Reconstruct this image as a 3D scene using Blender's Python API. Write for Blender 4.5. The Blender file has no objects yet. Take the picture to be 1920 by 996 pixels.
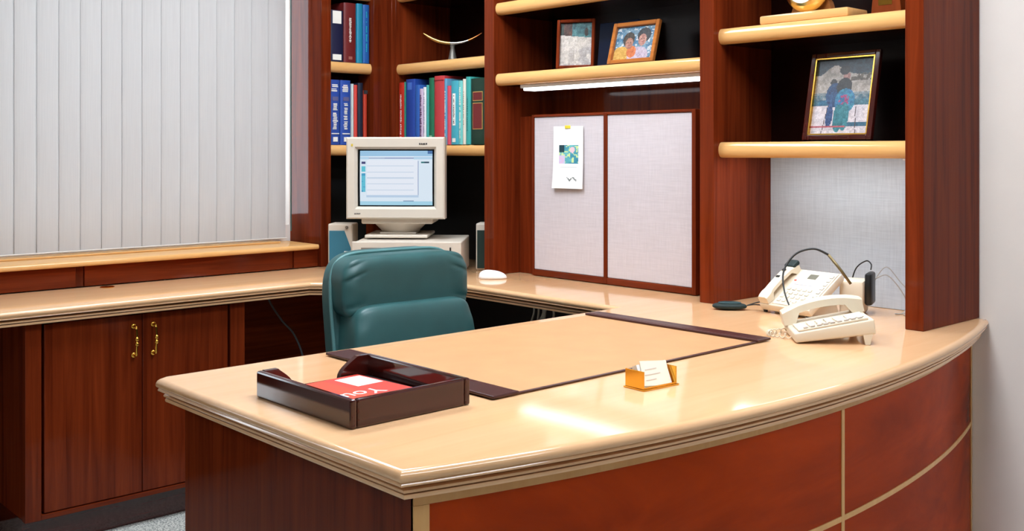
import bpy, bmesh, math, random
from mathutils import Vector, Matrix
random.seed(7)
SC = bpy.context.scene
COL = SC.collection
PI = math.pi

# ---------------------------------------------------------------- camera
cam = bpy.data.cameras.new('camera')
camo = bpy.data.objects.new('camera', cam)
COL.objects.link(camo)
camo.location = (4.2, -3.15, 1.25)
camo.rotation_euler = (PI / 2, 0, math.radians(47.5))
cam.sensor_width = 36.0
cam.lens = 1953 / 1920 * 36.0
cam.shift_y = -214 / 1920
cam.clip_start = 0.05
SC.camera = camo

# ---------------------------------------------------------------- world, exposure
W = bpy.data.worlds.new('sky')
SC.world = W
W.use_nodes = True
bg = W.node_tree.nodes['Background']
bg.inputs[0].default_value = (0.80, 0.90, 1.0, 1)
bg.inputs[1].default_value = 4.0
SC.view_settings.view_transform = 'Standard'
SC.view_settings.look = 'None'
SC.view_settings.gamma = 1.0
SC.view_settings.use_curve_mapping = False
SC.view_settings.exposure = 1.15
TROFFER_POWER = 9.0
FLOOR = -0.04
CEIL = 2.62

# ---------------------------------------------------------------- materials
MATS = {}
def lin(r, g, b):
    f = lambda c: (c / 255 / 12.92) if c / 255 <= 0.04045 else ((c / 255 + 0.055) / 1.055) ** 2.4
    return (f(r), f(g), f(b), 1.0)

def new_mat(name):
    m = bpy.data.materials.new(name)
    m.use_nodes = True
    nt = m.node_tree
    return m, nt, nt.nodes['Principled BSDF']

def plain(name, rgb, rough=0.5, metal=0.0, spec=0.5, bump=0.0, bscale=200.0, coat=0.0, vary=0.06):
    if name in MATS: return MATS[name]
    m, nt, p = new_mat(name)
    tc = nt.nodes.new('ShaderNodeTexCoord')
    nz = nt.nodes.new('ShaderNodeTexNoise')
    nz.inputs['Scale'].default_value = 9.0
    nz.inputs['Detail'].default_value = 4
    nt.links.new(tc.outputs['Object'], nz.inputs['Vector'])
    rp = nt.nodes.new('ShaderNodeValToRGB')
    c = lin(*rgb)
    rp.color_ramp.elements[0].position = 0.3
    rp.color_ramp.elements[1].position = 0.7
    rp.color_ramp.elements[0].color = tuple(max(0, v * (1 - vary)) for v in c[:3]) + (1,)
    rp.color_ramp.elements[1].color = tuple(min(1, v * (1 + vary)) for v in c[:3]) + (1,)
    nt.links.new(nz.outputs['Fac'], rp.inputs[0])
    nt.links.new(rp.outputs[0], p.inputs['Base Color'])
    p.inputs['Roughness'].default_value = rough
    p.inputs['Metallic'].default_value = metal
    p.inputs['Specular IOR Level'].default_value = spec
    p.inputs['Coat Weight'].default_value = coat
    if bump:
        n2 = nt.nodes.new('ShaderNodeTexNoise')
        n2.inputs['Scale'].default_value = bscale
        n2.inputs['Detail'].default_value = 3
        nt.links.new(tc.outputs['Object'], n2.inputs['Vector'])
        b = nt.nodes.new('ShaderNodeBump')
        b.inputs['Strength'].default_value = bump
        b.inputs['Distance'].default_value = 0.002
        nt.links.new(n2.outputs['Fac'], b.inputs['Height'])
        nt.links.new(b.outputs[0], p.inputs['Normal'])
    MATS[name] = m
    return m

def wood(name, axis, dark, light, rough, coat, coat_rough, coat_ior=1.5, fine=38.0, along=1.6, figure=0.35, spec=0.0):
    if name in MATS: return MATS[name]
    m, nt, p = new_mat(name)
    tc = nt.nodes.new('ShaderNodeTexCoord')
    mp = nt.nodes.new('ShaderNodeMapping')
    s = [fine, fine, fine]
    if axis in 'xyz': s['xyz'.index(axis)] = along
    else:
        s = [fine, along, fine * 0.5]
        mp.inputs['Rotation'].default_value = (math.radians(52), 0, 0)
    mp.inputs['Scale'].default_value = s
    nt.links.new(tc.outputs['Object'], mp.inputs['Vector'])
    n1 = nt.nodes.new('ShaderNodeTexNoise')
    n1.inputs['Scale'].default_value = 1.0
    n1.inputs['Detail'].default_value = 6
    n1.inputs['Roughness'].default_value = 0.6
    n1.inputs['Distortion'].default_value = 0.7
    nt.links.new(mp.outputs[0], n1.inputs['Vector'])
    mp2 = nt.nodes.new('ShaderNodeMapping')
    mp2.inputs['Scale'].default_value = [v * 0.13 for v in s]
    mp2.inputs['Rotation'].default_value = mp.inputs['Rotation'].default_value
    nt.links.new(tc.outputs['Object'], mp2.inputs['Vector'])
    n2 = nt.nodes.new('ShaderNodeTexNoise')
    n2.inputs['Scale'].default_value = 1.0
    n2.inputs['Detail'].default_value = 3
    n2.inputs['Distortion'].default_value = 1.4
    nt.links.new(mp2.outputs[0], n2.inputs['Vector'])
    mx = nt.nodes.new('ShaderNodeMix')
    mx.inputs[0].default_value = figure
    nt.links.new(n1.outputs['Fac'], mx.inputs[2])
    nt.links.new(n2.outputs['Fac'], mx.inputs[3])
    rp = nt.nodes.new('ShaderNodeValToRGB')
    rp.color_ramp.elements[0].position = 0.32
    rp.color_ramp.elements[1].position = 0.68
    rp.color_ramp.elements[0].color = lin(*dark)
    rp.color_ramp.elements[1].color = lin(*light)
    nt.links.new(mx.outputs[0], rp.inputs[0])
    nt.links.new(rp.outputs[0], p.inputs['Base Color'])
    p.inputs['Roughness'].default_value = rough
    p.inputs['Specular IOR Level'].default_value = spec
    p.inputs['Coat Weight'].default_value = coat
    p.inputs['Coat Roughness'].default_value = coat_rough
    p.inputs['Coat IOR'].default_value = coat_ior
    b = nt.nodes.new('ShaderNodeBump')
    b.inputs['Strength'].default_value = 0.05
    b.inputs['Distance'].default_value = 0.001
    nt.links.new(n1.outputs['Fac'], b.inputs['Height'])
    nt.links.new(b.outputs[0], p.inputs['Normal'])
    MATS[name] = m
    return m

def cherry(axis='z'):
    return wood('cherry_' + axis, axis, (76, 24, 9), (126, 50, 21), 0.5, 0.32, 0.07, 1.5)
def cherry_front():
    return wood('cherry_figured', 'd', (96, 20, 2), (204, 72, 6), 0.5, 0.28, 0.07, 1.45, fine=13, along=1.6, figure=0.6)
def maple(axis='x'):
    return wood('maple_' + axis, axis, (216, 160, 96), (230, 180, 116), 0.4, 0.8, 0.12, 1.5, fine=30, along=2.2, figure=0.4)
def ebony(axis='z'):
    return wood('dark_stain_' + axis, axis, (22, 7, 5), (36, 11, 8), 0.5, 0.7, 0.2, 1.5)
def mahogany(axis='x'):
    return wood('mahogany_' + axis, axis, (44, 12, 9), (70, 20, 14), 0.32, 1.0, 0.10, 1.6, fine=60)
MAPLE_TOP = wood('maple_top', 'y', (220, 170, 122), (232, 186, 141), 0.4, 1.0, 0.09, 1.6, fine=22, along=1.8, figure=0.55)

def fabric(name, a, b, scale=1.0):
    if name in MATS: return MATS[name]
    m, nt, p = new_mat(name)
    tc = nt.nodes.new('ShaderNodeTexCoord')
    outs = []
    for sc in ((30 * scale, 30 * scale, 700 * scale), (700 * scale, 700 * scale, 30 * scale)):
        mp = nt.nodes.new('ShaderNodeMapping')
        mp.inputs['Scale'].default_value = sc
        nt.links.new(tc.outputs['Object'], mp.inputs['Vector'])
        nz = nt.nodes.new('ShaderNodeTexNoise')
        nz.inputs['Scale'].default_value = 1.0
        nz.inputs['Detail'].default_value = 3
        nt.links.new(mp.outputs[0], nz.inputs['Vector'])
        outs.append(nz.outputs['Fac'])
    mx = nt.nodes.new('ShaderNodeMix')
    mx.inputs[0].default_value = 0.5
    nt.links.new(outs[0], mx.inputs[2]); nt.links.new(outs[1], mx.inputs[3])
    rp = nt.nodes.new('ShaderNodeValToRGB')
    rp.color_ramp.elements[0].position = 0.36
    rp.color_ramp.elements[1].position = 0.64
    rp.color_ramp.elements[0].color = lin(*a)
    rp.color_ramp.elements[1].color = lin(*b)
    nt.links.new(mx.outputs[0], rp.inputs[0])
    nt.links.new(rp.outputs[0], p.inputs['Base Color'])
    p.inputs['Roughness'].default_value = 0.9
    p.inputs['Specular IOR Level'].default_value = 0.15
    bp = nt.nodes.new('ShaderNodeBump')
    bp.inputs['Strength'].default_value = 0.15
    bp.inputs['Distance'].default_value = 0.001
    nt.links.new(mx.outputs[0], bp.inputs['Height'])
    nt.links.new(bp.outputs[0], p.inputs['Normal'])
    MATS[name] = m
    return m

def emit(name, rgb, strength):
    if name in MATS: return MATS[name]
    m, nt, p = new_mat(name)
    p.inputs['Base Color'].default_value = (0.8, 0.8, 0.8, 1)
    p.inputs['Emission Color'].default_value = lin(*rgb)
    p.inputs['Emission Strength'].default_value = strength
    MATS[name] = m
    return m

def printed(name, rough=0.45, emission=0.0):
    """flat print: the colours are the 'Col' attribute of the printed sheet"""
    if name in MATS: return MATS[name]
    m, nt, p = new_mat(name)
    at = nt.nodes.new('ShaderNodeAttribute')
    at.attribute_name = 'Col'
    if emission:
        p.inputs['Base Color'].default_value = (0.02, 0.02, 0.025, 1)
        nt.links.new(at.outputs['Color'], p.inputs['Emission Color'])
        p.inputs['Emission Strength'].default_value = emission
    else:
        nt.links.new(at.outputs['Color'], p.inputs['Base Color'])
    p.inputs['Roughness'].default_value = rough
    MATS[name] = m
    return m

def blind_mat():
    m = bpy.data.materials.new('blind_fabric')
    m.use_nodes = True
    nt = m.node_tree
    nt.nodes.remove(nt.nodes['Principled BSDF'])
    out = nt.nodes['Material Output']
    tc = nt.nodes.new('ShaderNodeTexCoord')
    mp = nt.nodes.new('ShaderNodeMapping')
    mp.inputs['Scale'].default_value = (300, 300, 6)
    nt.links.new(tc.outputs['Object'], mp.inputs['Vector'])
    nz = nt.nodes.new('ShaderNodeTexNoise')
    nz.inputs['Scale'].default_value = 1.0
    nt.links.new(mp.outputs[0], nz.inputs['Vector'])
    rp = nt.nodes.new('ShaderNodeValToRGB')
    rp.color_ramp.elements[0].color = lin(198, 196, 195)
    rp.color_ramp.elements[1].color = lin(212, 210, 208)
    nt.links.new(nz.outputs['Fac'], rp.inputs[0])
    d = nt.nodes.new('ShaderNodeBsdfDiffuse')
    t = nt.nodes.new('ShaderNodeBsdfTranslucent')
    nt.links.new(rp.outputs[0], d.inputs[0]); nt.links.new(rp.outputs[0], t.inputs[0])
    mx = nt.nodes.new('ShaderNodeMixShader')
    mx.inputs[0].default_value = 0.22
    nt.links.new(d.outputs[0], mx.inputs[1]); nt.links.new(t.outputs[0], mx.inputs[2])
    nt.links.new(mx.outputs[0], out.inputs[0])
    return m

def glass_mat(name='window_glass', refl=0.08):
    if name in MATS: return MATS[name]
    m = bpy.data.materials.new(name)
    m.use_nodes = True
    nt = m.node_tree
    nt.nodes.remove(nt.nodes['Principled BSDF'])
    out = nt.nodes['Material Output']
    tr = nt.nodes.new('ShaderNodeBsdfTransparent')
    gl = nt.nodes.new('ShaderNodeBsdfGlossy')
    gl.inputs['Roughness'].default_value = 0.02
    fr = nt.nodes.new('ShaderNodeFresnel')
    fr.inputs[0].default_value = 1.45
    mx = nt.nodes.new('ShaderNodeMixShader')
    nt.links.new(fr.outputs[0], mx.inputs[0])
    nt.links.new(tr.outputs[0], mx.inputs[1]); nt.links.new(gl.outputs[0], mx.inputs[2])
    nt.links.new(mx.outputs[0], out.inputs[0])
    MATS[name] = m
    return m

def carpet_mat():
    m, nt, p = new_mat('carpet')
    tc = nt.nodes.new('ShaderNodeTexCoord')
    nz = nt.nodes.new('ShaderNodeTexNoise')
    nz.inputs['Scale'].default_value = 170
    nz.inputs['Detail'].default_value = 4
    nt.links.new(tc.outputs['Object'], nz.inputs['Vector'])
    rp = nt.nodes.new('ShaderNodeValToRGB')
    rp.color_ramp.elements[0].position = 0.36
    rp.color_ramp.elements[1].position = 0.64
    rp.color_ramp.elements[0].color = lin(120, 124, 122)
    rp.color_ramp.elements[1].color = lin(222, 222, 214)
    nt.links.new(nz.outputs['Fac'], rp.inputs[0])
    nt.links.new(rp.outputs[0], p.inputs['Base Color'])
    p.inputs['Roughness'].default_value = 1.0
    p.inputs['Specular IOR Level'].default_value = 0.05
    b = nt.nodes.new('ShaderNodeBump')
    b.inputs['Strength'].default_value = 0.6
    b.inputs['Distance'].default_value = 0.006
    nt.links.new(nz.outputs['Fac'], b.inputs['Height'])
    nt.links.new(b.outputs[0], p.inputs['Normal'])
    return m

BRASS = plain('polished_brass', (226, 172, 74), 0.16, 1.0)
WALLPAINT = plain('wall_paint', (234, 224, 215), 0.75, bump=0.08, bscale=260, vary=0.015)
CREAM = plain('cream_plastic', (222, 208, 184), 0.42, vary=0.02)
BEIGE = plain('beige_plastic', (208, 196, 180), 0.5, vary=0.02)
BEIGE_D = plain('beige_plastic_slot', (120, 108, 96), 0.6)
BLACK = plain('black_plastic', (16, 17, 18), 0.4)
BLACKGREEN = plain('black_green_foam', (14, 34, 32), 0.7, bump=0.3)
LEATHER = plain('teal_leather', (44, 86, 86), 0.40, spec=0.5, bump=0.12, bscale=420, vary=0.10)
LEATHER_L = plain('teal_leather_piping', (84, 128, 128), 0.42, bump=0.1, bscale=420)
SHADEPANEL = plain('shade_toned_panel', (18, 17, 16), 0.65)  # near-black colour stands in for shade below the shelf and worktop
PAPER = plain('white_paper', (244, 240, 236), 0.7, vary=0.01)
PAGES = plain('book_pages', (222, 212, 188), 0.85)
TACK = fabric('tack_fabric', (196, 188, 191), (208, 200, 203), 0.5)
GREYFAB = fabric('grey_tack_fabric', (182, 189, 197), (197, 204, 211), 0.45)
LEATHER_STRIP = plain('dark_brown_leather', (62, 24, 22), 0.35, spec=0.5, bump=0.1, bscale=500)
WHITE_METAL = plain('white_metal', (235, 235, 232), 0.45, vary=0.01)
CEILTILE = plain('ceiling_tile', (232, 230, 225), 0.9, bump=0.3, bscale=120, vary=0.02)

# ---------------------------------------------------------------- mesh helpers
def link(o, parent=None):
    COL.objects.link(o)
    if parent is not None: o.parent = parent
    return o

def finish(name, bm, mat, parent=None, smooth=False, world=False, loc=None, rot=None):
    """bmesh -> one mesh object. world=True: the vertices are in world space and are brought into the root's space"""
    if world and parent is not None:
        q = parent; M = Matrix.Identity(4)
        chain = []
        while q is not None: chain.append(q); q = q.parent
        for q in reversed(chain):
            M = M @ Matrix.LocRotScale(q.location, q.rotation_euler, q.scale)
        bm.transform(M.inverted())
    bmesh.ops.recalc_face_normals(bm, faces=bm.faces[:])
    me = bpy.data.meshes.new(name)
    if smooth:
        for f in bm.faces: f.smooth = True
    bm.to_mesh(me); bm.free()
    if smooth == 'auto':
        me.set_sharp_from_angle(angle=math.radians(35))
    for m in (mat if isinstance(mat, (list, tuple)) else [mat]): me.materials.append(m)
    o = bpy.data.objects.new(name, me)
    link(o, parent)
    if loc: o.location = loc
    if rot: o.rotation_euler = rot
    return o

def tag(o, label=None, cat=None, group=None, kind=None):
    if label: o['label'] = label
    if cat: o['category'] = cat
    if group: o['group'] = group
    if kind: o['kind'] = kind
    return o

def thing(name, label, cat, loc=(0, 0, 0), rotz=0.0, group=None):
    o = bpy.data.objects.new(name, None)
    o.empty_display_size = 0.05
    COL.objects.link(o)
    o.location = loc; o.rotation_euler = (0, 0, rotz)
    return tag(o, label, cat, group)

def box(bm, x0, x1, y0, y1, z0, z1, bev=0.0, seg=2):
    vs = [bm.verts.new(p) for p in ((x0, y0, z0), (x1, y0, z0), (x1, y1, z0), (x0, y1, z0), (x0, y0, z1), (x1, y0, z1), (x1, y1, z1), (x0, y1, z1))]
    fs = [bm.faces.new([vs[i] for i in f]) for f in ((3, 2, 1, 0), (4, 5, 6, 7), (0, 1, 5, 4), (1, 2, 6, 5), (2, 3, 7, 6), (3, 0, 4, 7))]
    if bev > 0:
        es = list({e for f in fs for e in f.edges})
        bmesh.ops.bevel(bm, geom=es, offset=bev, segments=seg, profile=0.5, affect='EDGES')
    return bm

def B(*a, **k):
    bm = bmesh.new()
    return box(bm, *a, **k)

def bar(name, mat, parent, *a, bev=0.0015, **k):
    """a bevelled box given in world space"""
    return finish(name, B(*a, bev=bev), mat, parent, world=parent is not None, **k)

def prism(bm, pts, axis, a0, a1):
    """polygon pts (in the two other axes, cyclic order) extruded along axis"""
    def P(u, v, a):
        return {'x': (a, u, v), 'y': (u, a, v), 'z': (u, v, a)}[axis]
    lo = [bm.verts.new(P(u, v, a0)) for u, v in pts]
    hi = [bm.verts.new(P(u, v, a1)) for u, v in pts]
    n = len(pts)
    bm.faces.new(lo); bm.faces.new(hi[::-1])
    for i in range(n):
        bm.faces.new((lo[i], lo[(i + 1) % n], hi[(i + 1) % n], hi[i]))
    return bm

def tube(bm, pts, rad, n=10, closed=False):
    pts = [Vector(p) for p in pts]
    rs = rad if isinstance(rad, (list, tuple)) else [rad] * len(pts)
    rings = []
    up = None
    for i, p in enumerate(pts):
        a = pts[i - 1] if (i > 0 or closed) else p
        b = pts[(i + 1) % len(pts)] if (i < len(pts) - 1 or closed) else p
        d = (b - a)
        d = d.normalized() if d.length > 1e-9 else Vector((0, 0, 1))
        if up is None:
            up = d.orthogonal().normalized()
        up = (up - d * up.dot(d))
        up = up.normalized() if up.length > 1e-6 else d.orthogonal().normalized()
        s = d.cross(up)
        rings.append([bm.verts.new(p + (up * math.cos(t) + s * math.sin(t)) * rs[i]) for t in [2 * PI * k / n for k in range(n)]])
    m = len(rings)
    for i in range(m if closed else m - 1):
        r0, r1 = rings[i], rings[(i + 1) % m]
        for k in range(n):
            bm.faces.new((r0[k], r0[(k + 1) % n], r1[(k + 1) % n], r1[k]))
    if not closed:
        bm.faces.new(rings[0][::-1]); bm.faces.new(rings[-1])
    return bm

def T(*a, **k):
    return tube(bmesh.new(), *a, **k)

def smoothpath(pts, per=8):
    """Catmull-Rom through pts"""
    pts = [Vector(p) for p in pts]
    out = []
    for i in range(len(pts) - 1):
        p0 = pts[max(i - 1, 0)]; p1 = pts[i]; p2 = pts[i + 1]; p3 = pts[min(i + 2, len(pts) - 1)]
        for k in range(per):
            t = k / per
            out.append(0.5 * ((2 * p1) + (p2 - p0) * t + (2 * p0 - 5 * p1 + 4 * p2 - p3) * t * t + (3 * p1 - p0 - 3 * p2 + p3) * t ** 3))
    out.append(pts[-1])
    return out

def lathe(bm, prof, n=32, c=(0, 0, 0)):
    rings = []
    for r, z in prof:
        if r < 1e-6: rings.append([bm.verts.new((c[0], c[1], c[2] + z))])
        else: rings.append([bm.verts.new((c[0] + r * math.cos(2 * PI * k / n), c[1] + r * math.sin(2 * PI * k / n), c[2] + z)) for k in range(n)])
    for a, b in zip(rings, rings[1:]):
        for k in range(n):
            f = [a[k % len(a)], a[(k + 1) % n % len(a)], b[(k + 1) % n % len(b)], b[k % len(b)]]
            u = []
            for v in f:
                if v not in u: u.append(v)
            if len(u) > 2: bm.faces.new(u)
    if len(rings[0]) > 1: bm.faces.new(rings[0][::-1])
    if len(rings[-1]) > 1: bm.faces.new(rings[-1])
    return bm

def superell(bm, a, b, c, e1, e2, nu=24, nv=40, fn=None):
    """superellipsoid, z is the pole axis"""
    sg = lambda v, e: math.copysign(abs(v) ** e, v)
    rows = []
    for i in range(nu + 1):
        ph = -PI / 2 + PI * i / nu
        row = []
        for j in range(nv):
            th = 2 * PI * j / nv
            x = a * sg(math.cos(ph), e1) * sg(math.cos(th), e2)
            y = b * sg(math.cos(ph), e1) * sg(math.sin(th), e2)
            z = c * sg(math.sin(ph), e1)
            if fn: x, y, z = fn(x, y, z)
            row.append((x, y, z))
        rows.append(row)
    V = []
    for i, row in enumerate(rows):
        if i in (0, nu): V.append([bm.verts.new(row[0])])
        else: V.append([bm.verts.new(p) for p in row])
    for i in range(nu):
        r0, r1 = V[i], V[i + 1]
        for j in range(nv):
            u = []
            for v in (r0[j % len(r0)], r0[(j + 1) % nv % len(r0)], r1[(j + 1) % nv % len(r1)], r1[j % len(r1)]):
                if v not in u: u.append(v)
            if len(u) > 2: bm.faces.new(u)
    return bm

def offset_poly(pts, d):
    """inward offset of a CCW polygon with mitred corners"""
    n = len(pts); out = []
    for i in range(n):
        a = Vector(pts[i - 1]); p = Vector(pts[i]); b = Vector(pts[(i + 1) % n])
        d1 = (p - a).normalized(); d2 = (b - p).normalized()
        n1 = Vector((-d1.y, d1.x)); n2 = Vector((-d2.y, d2.x))
        m = (n1 + n2)
        k = m.dot(n1)
        out.append(p + m * (d / k))
    return out

def slab(bm, outline, prof):
    """closed solid: outline (CCW) swept through (inset, z) profile from the top down, capped on both ends"""
    rings = []
    for ins, z in prof:
        rings.append([bm.verts.new((p.x, p.y, z)) for p in offset_poly(outline, ins)])
    n = len(outline)
    for a, b in zip(rings, rings[1:]):
        for i in range(n):
            bm.faces.new((a[i], b[i], b[(i + 1) % n], a[(i + 1) % n]))
    bm.faces.new(rings[0]); bm.faces.new(rings[-1][::-1])
    return bm

def sheet(name, w, h, nx, ny, fn, mat, parent=None, loc=(0, 0, 0), rot=(0, 0, 0), tone=1.0, grain=0.0):
    """a printed sheet: w x h in its own XY plane, centred, colour of each cell = fn(u, v), sRGB 0..255"""
    vs, fs, cols = [], [], []
    for j in range(ny + 1):
        for i in range(nx + 1):
            vs.append((-w / 2 + w * i / nx, -h / 2 + h * j / ny, 0))
    for j in range(ny):
        for i in range(nx):
            a = j * (nx + 1) + i
            fs.append((a, a + 1, a + nx + 2, a + nx + 1))
            cols.append(lin(*[max(0, min(255, c * tone + grain * (hash2(i, j, 5) - .5) + grain * (hash2(i // 3, j // 3, 8) - .5))) for c in fn((i + .5) / nx, (j + .5) / ny)]))
    me = bpy.data.meshes.new(name)
    me.from_pydata(vs, [], fs)
    at = me.color_attributes.new('Col', 'FLOAT_COLOR', 'CORNER')
    flat = []
    for c in cols: flat += list(c) * 4
    at.data.foreach_set('color', flat)
    me.materials.append(mat)
    o = bpy.data.objects.new(name, me)
    link(o, parent)
    o.location = loc; o.rotation_euler = rot
    return o

def text_mesh(name, s, size, mat, parent, loc, rot, extrude=0.0003, align='CENTER'):
    cu = bpy.data.curves.new(name + '_text', 'FONT')
    cu.body = s; cu.size = size; cu.extrude = extrude; cu.align_x = align; cu.align_y = 'CENTER'
    tmp = bpy.data.objects.new(name + '_text', cu)
    COL.objects.link(tmp)
    dg = bpy.context.evaluated_depsgraph_get()
    me = bpy.data.meshes.new_from_object(tmp.evaluated_get(dg))
    bpy.data.objects.remove(tmp); bpy.data.curves.remove(cu)
    me.materials.clear(); me.materials.append(mat)
    o = bpy.data.objects.new(name, me)
    link(o, parent)
    o.location = loc; o.rotation_euler = rot
    return o

def struct(name, bm, mat, parent=None, label=None):
    o = finish(name, bm, mat, parent)
    if parent is None: o['kind'] = 'structure'
    if label: o['label'] = label
    return o

# ================================================================ THE ROOM
XW, XR, YF = 0.06, 7.6, -7.2
struct('floor', B(-0.1, XR + .1, YF - .1, 0.1, FLOOR - 0.1, FLOOR), carpet_mat(), label='speckled grey cut pile carpet floor')
struct('ceiling', B(-0.1, XR + .1, YF - .1, 0.1, CEIL, CEIL + 0.1), CEILTILE, label='white tiled office ceiling')
struct('wall_back', B(-0.1, XR + .1, 0, 0.1, FLOOR, CEIL), WALLPAINT, label='cream painted wall behind the shelving')
OTHER = plain('taupe_wall_paint', (120, 108, 98), 0.8, vary=0.02)
struct('wall_right', B(XR, XR + .1, YF, 0, FLOOR, CEIL), OTHER, label='taupe painted side wall of the office')
struct('wall_front', B(-0.1, XR + .1, YF - .1, YF, FLOOR, CEIL), OTHER, label='taupe painted wall facing the shelving')
WY0, WY1, WZ0, WZ1 = -3.6, -0.72, 0.92, 2.36
bm = bmesh.new()
box(bm, -0.1, XW, YF, 0, FLOOR, WZ0)
box(bm, -0.1, XW, YF, 0, WZ1, CEIL)
box(bm, -0.1, XW, YF, WY0, WZ0, WZ1)
box(bm, -0.1, XW, WY1, 0, WZ0, WZ1)
struct('wall_left', bm, WALLPAINT, label='cream painted window wall')
win = thing('window_1', 'wide office window behind the closed vertical blinds', None, (0, 0, WZ0))
win['kind'] = 'structure'
bm = bmesh.new()
for a in (WY0, -2.9, -2.2, -1.5, WY1 - 0.04): box(bm, -0.07, -0.02, a, a + 0.04, WZ0, WZ1)
box(bm, -0.07, -0.02, WY0, WY1, WZ0, WZ0 + 0.04); box(bm, -0.07, -0.02, WY0, WY1, WZ1 - 0.04, WZ1)
finish('window_frame', bm, WHITE_METAL, win, world=True)
for a, b in ((-3.56, -2.9), (-2.86, -2.2), (-2.16, -1.5), (-1.46, -0.76)):
    finish('pane', B(-0.048, -0.042, a, b, WZ0 + .04, WZ1 - .04), glass_mat(), win, world=True)

# ceiling troffers, the room's lamps and one added fill panel
def troffer(x, y, lab, k=1.0):
    t = thing('ceiling_light', lab, 'ceiling light', (x, y, CEIL), 0, 'recessed ceiling lights')
    bm = bmesh.new()
    for s in (-1, 1):
        box(bm, s * .32 - .02, s * .32 + .02, -.64, .64, -.03, -.0005)
        box(bm, -.30, .30, s * .62 - .02, s * .62 + .02, -.03, -.0005)
    finish('frame', bm, WHITE_METAL, t)
    finish('diffuser', B(-.30, .30, -.60, .60, -.02, -.008), emit('troffer_light_%d' % round(k * 100), (236, 245, 255), TROFFER_POWER * k), t)
for x, y, l, k in ((1.35, -1.35, 'recessed ceiling light above the green chair', 1.1), (3.0, -1.4, 'recessed ceiling light above the curved desk', 1.1),
                (3.6, -4.4, 'dimmed recessed ceiling light behind the camera', 0.6), (5.2, -1.4, 'added unseen ceiling panel giving fill light to the wall right of the desk', 0.65)):  # last panel is added fill for the wall right of the desk
    troffer(x, y, l, k)

# ================================================================ WINDOW LEDGE AND BLINDS
LY0, LY1 = -3.3, -0.7165
led = thing('window_ledge', 'cherry panelled ledge with maple cap under the vertical blinds', 'ledge', (0.2, -2.0, 0.75))
def nose(front, back, z0, z1, r=None, k=8):
    """side section (u, z): flat board with a bullnose on the front side (front < back or front > back)"""
    h = (z1 - z0) / 2; c = (z0 + z1) / 2
    sgn = 1 if back > front else -1
    pts = [(back, z0), (back, z1)]
    for i in range(k + 1):
        t = PI / 2 - PI * i / k + 0
        pts.append((front + sgn * h * 0.7 - sgn * h * 0.7 * math.cos(t), c + h * math.sin(t)))
    return pts
bm = bmesh.new(); prism(bm, nose(0.332, XW + .001, 0.829, 0.849), 'y', LY0, LY1 - 0.016)
finish('ledge_cap', bm, maple('y'), led, world=True, smooth='auto')
bar('ledge_strip', maple('y'), led, XW + .001, 0.155, LY0, LY1 - .1, 0.8495, 0.856)
for a, b in ((LY0, -1.748), (-1.716, -0.856), (-0.836, LY1 - 0.002)):
    bar('riser_panel', cherry('y'), led, 0.27, 0.300, a, b, 0.7515, 0.8285)
for a, b in ((-1.747, -1.717), (-0.855, -0.837)):
    bar('divider', cherry('z'), led, 0.27, 0.292, a, b, 0.7515, 0.8285)

bl = thing('vertical_blind', 'closed off-white vertical blinds covering the office window', 'blinds', (0.125, -2.0, 0.866))
bar('headrail', WHITE_METAL, bl, 0.095, 0.155, LY0, -0.76, 2.40, 2.45)
BM_ = blind_mat()
sbm = bmesh.new()
nseg = 6; wid = 0.089
ring0 = []
for i in range(nseg + 1):
    u = -wid / 2 + wid * i / nseg
    bow = 0.003 * (1 - (2 * u / wid) ** 2)
    ring0.append((bow, u))
pl = ring0 + [(b - 0.0008, u) for b, u in reversed(ring0)]
prism(sbm, pl, 'z', 0.0, 1.532)
smesh = None
y = -0.818; k = 0
while y > LY0:
    if smesh is None:
        o = finish('slat', sbm, BM_, bl, smooth='auto'); smesh = o.data
    else:
        o = bpy.data.objects.new('slat', smesh); link(o, bl)
    o.location = (0.0, y + 2.0, 0.0)
    o.rotation_euler = (0, 0, math.radians(5 + random.uniform(-2.5, 2.5)))
    y -= 0.0805; k += 1
finish('bottom_chain', T([(0.136, LY0, 0.869), (0.136, -0.775, 0.869)], 0.0016, n=6), WHITE_METAL, bl, world=True)
finish('control_wand', T([(0.158, -0.768, 2.40), (0.160, -0.768, 0.90)], 0.0032, n=8), plain('clear_grey_plastic', (60, 84, 80), 0.3), bl, world=True)

# ================================================================ WORKTOP (one continuous U)
ACX, ACY, AR = -0.746, -1.119, 3.772
def arc_pts(R, y0, y1, n):
    a0 = math.asin((y0 - ACY) / R); a1 = math.asin((y1 - ACY) / R)
    return [(ACX + R * math.cos(a0 + (a1 - a0) * i / n), ACY + R * math.sin(a0 + (a1 - a0) * i / n)) for i in range(n + 1)]
ROUT = AR + 0.012
outline = [(0.302, LY0), (0.748, LY0), (0.748, -1.03), (1.140, -0.638), (1.965, -0.638), (1.965, -2.155), (1.985, -2.182)]
outline += arc_pts(ROUT, -2.182, -0.002, 48)
outline += [(0.0625, -0.002), (0.0625, -0.712), (0.302, -0.712)]
edge = [(0.014, 0.750), (0.008, 0.7492), (0.0035, 0.7462), (0.0008, 0.7415), (0.0, 0.7370), (0.0010, 0.7335), (0.0040, 0.7305), (0.0062, 0.7295),
        (0.0050, 0.7280), (0.0038, 0.7255), (0.0045, 0.7238), (0.044, 0.7232), (0.044, 0.7165), (0.0175, 0.7160), (0.0150, 0.7145), (0.0145, 0.7115), (0.0160, 0.7095), (0.030, 0.7090),
        (0.030, 0.7065), (0.0185, 0.7060), (0.0175, 0.7030), (0.0185, 0.6992), (0.022, 0.6990)]
bm = bmesh.new(); slab(bm, outline, edge)
top = finish('worktop', bm, MAPLE_TOP, smooth='auto')
tag(top, 'continuous U-shaped maple worktop with a moulded edge and curved visitor side', 'worktop')
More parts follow.
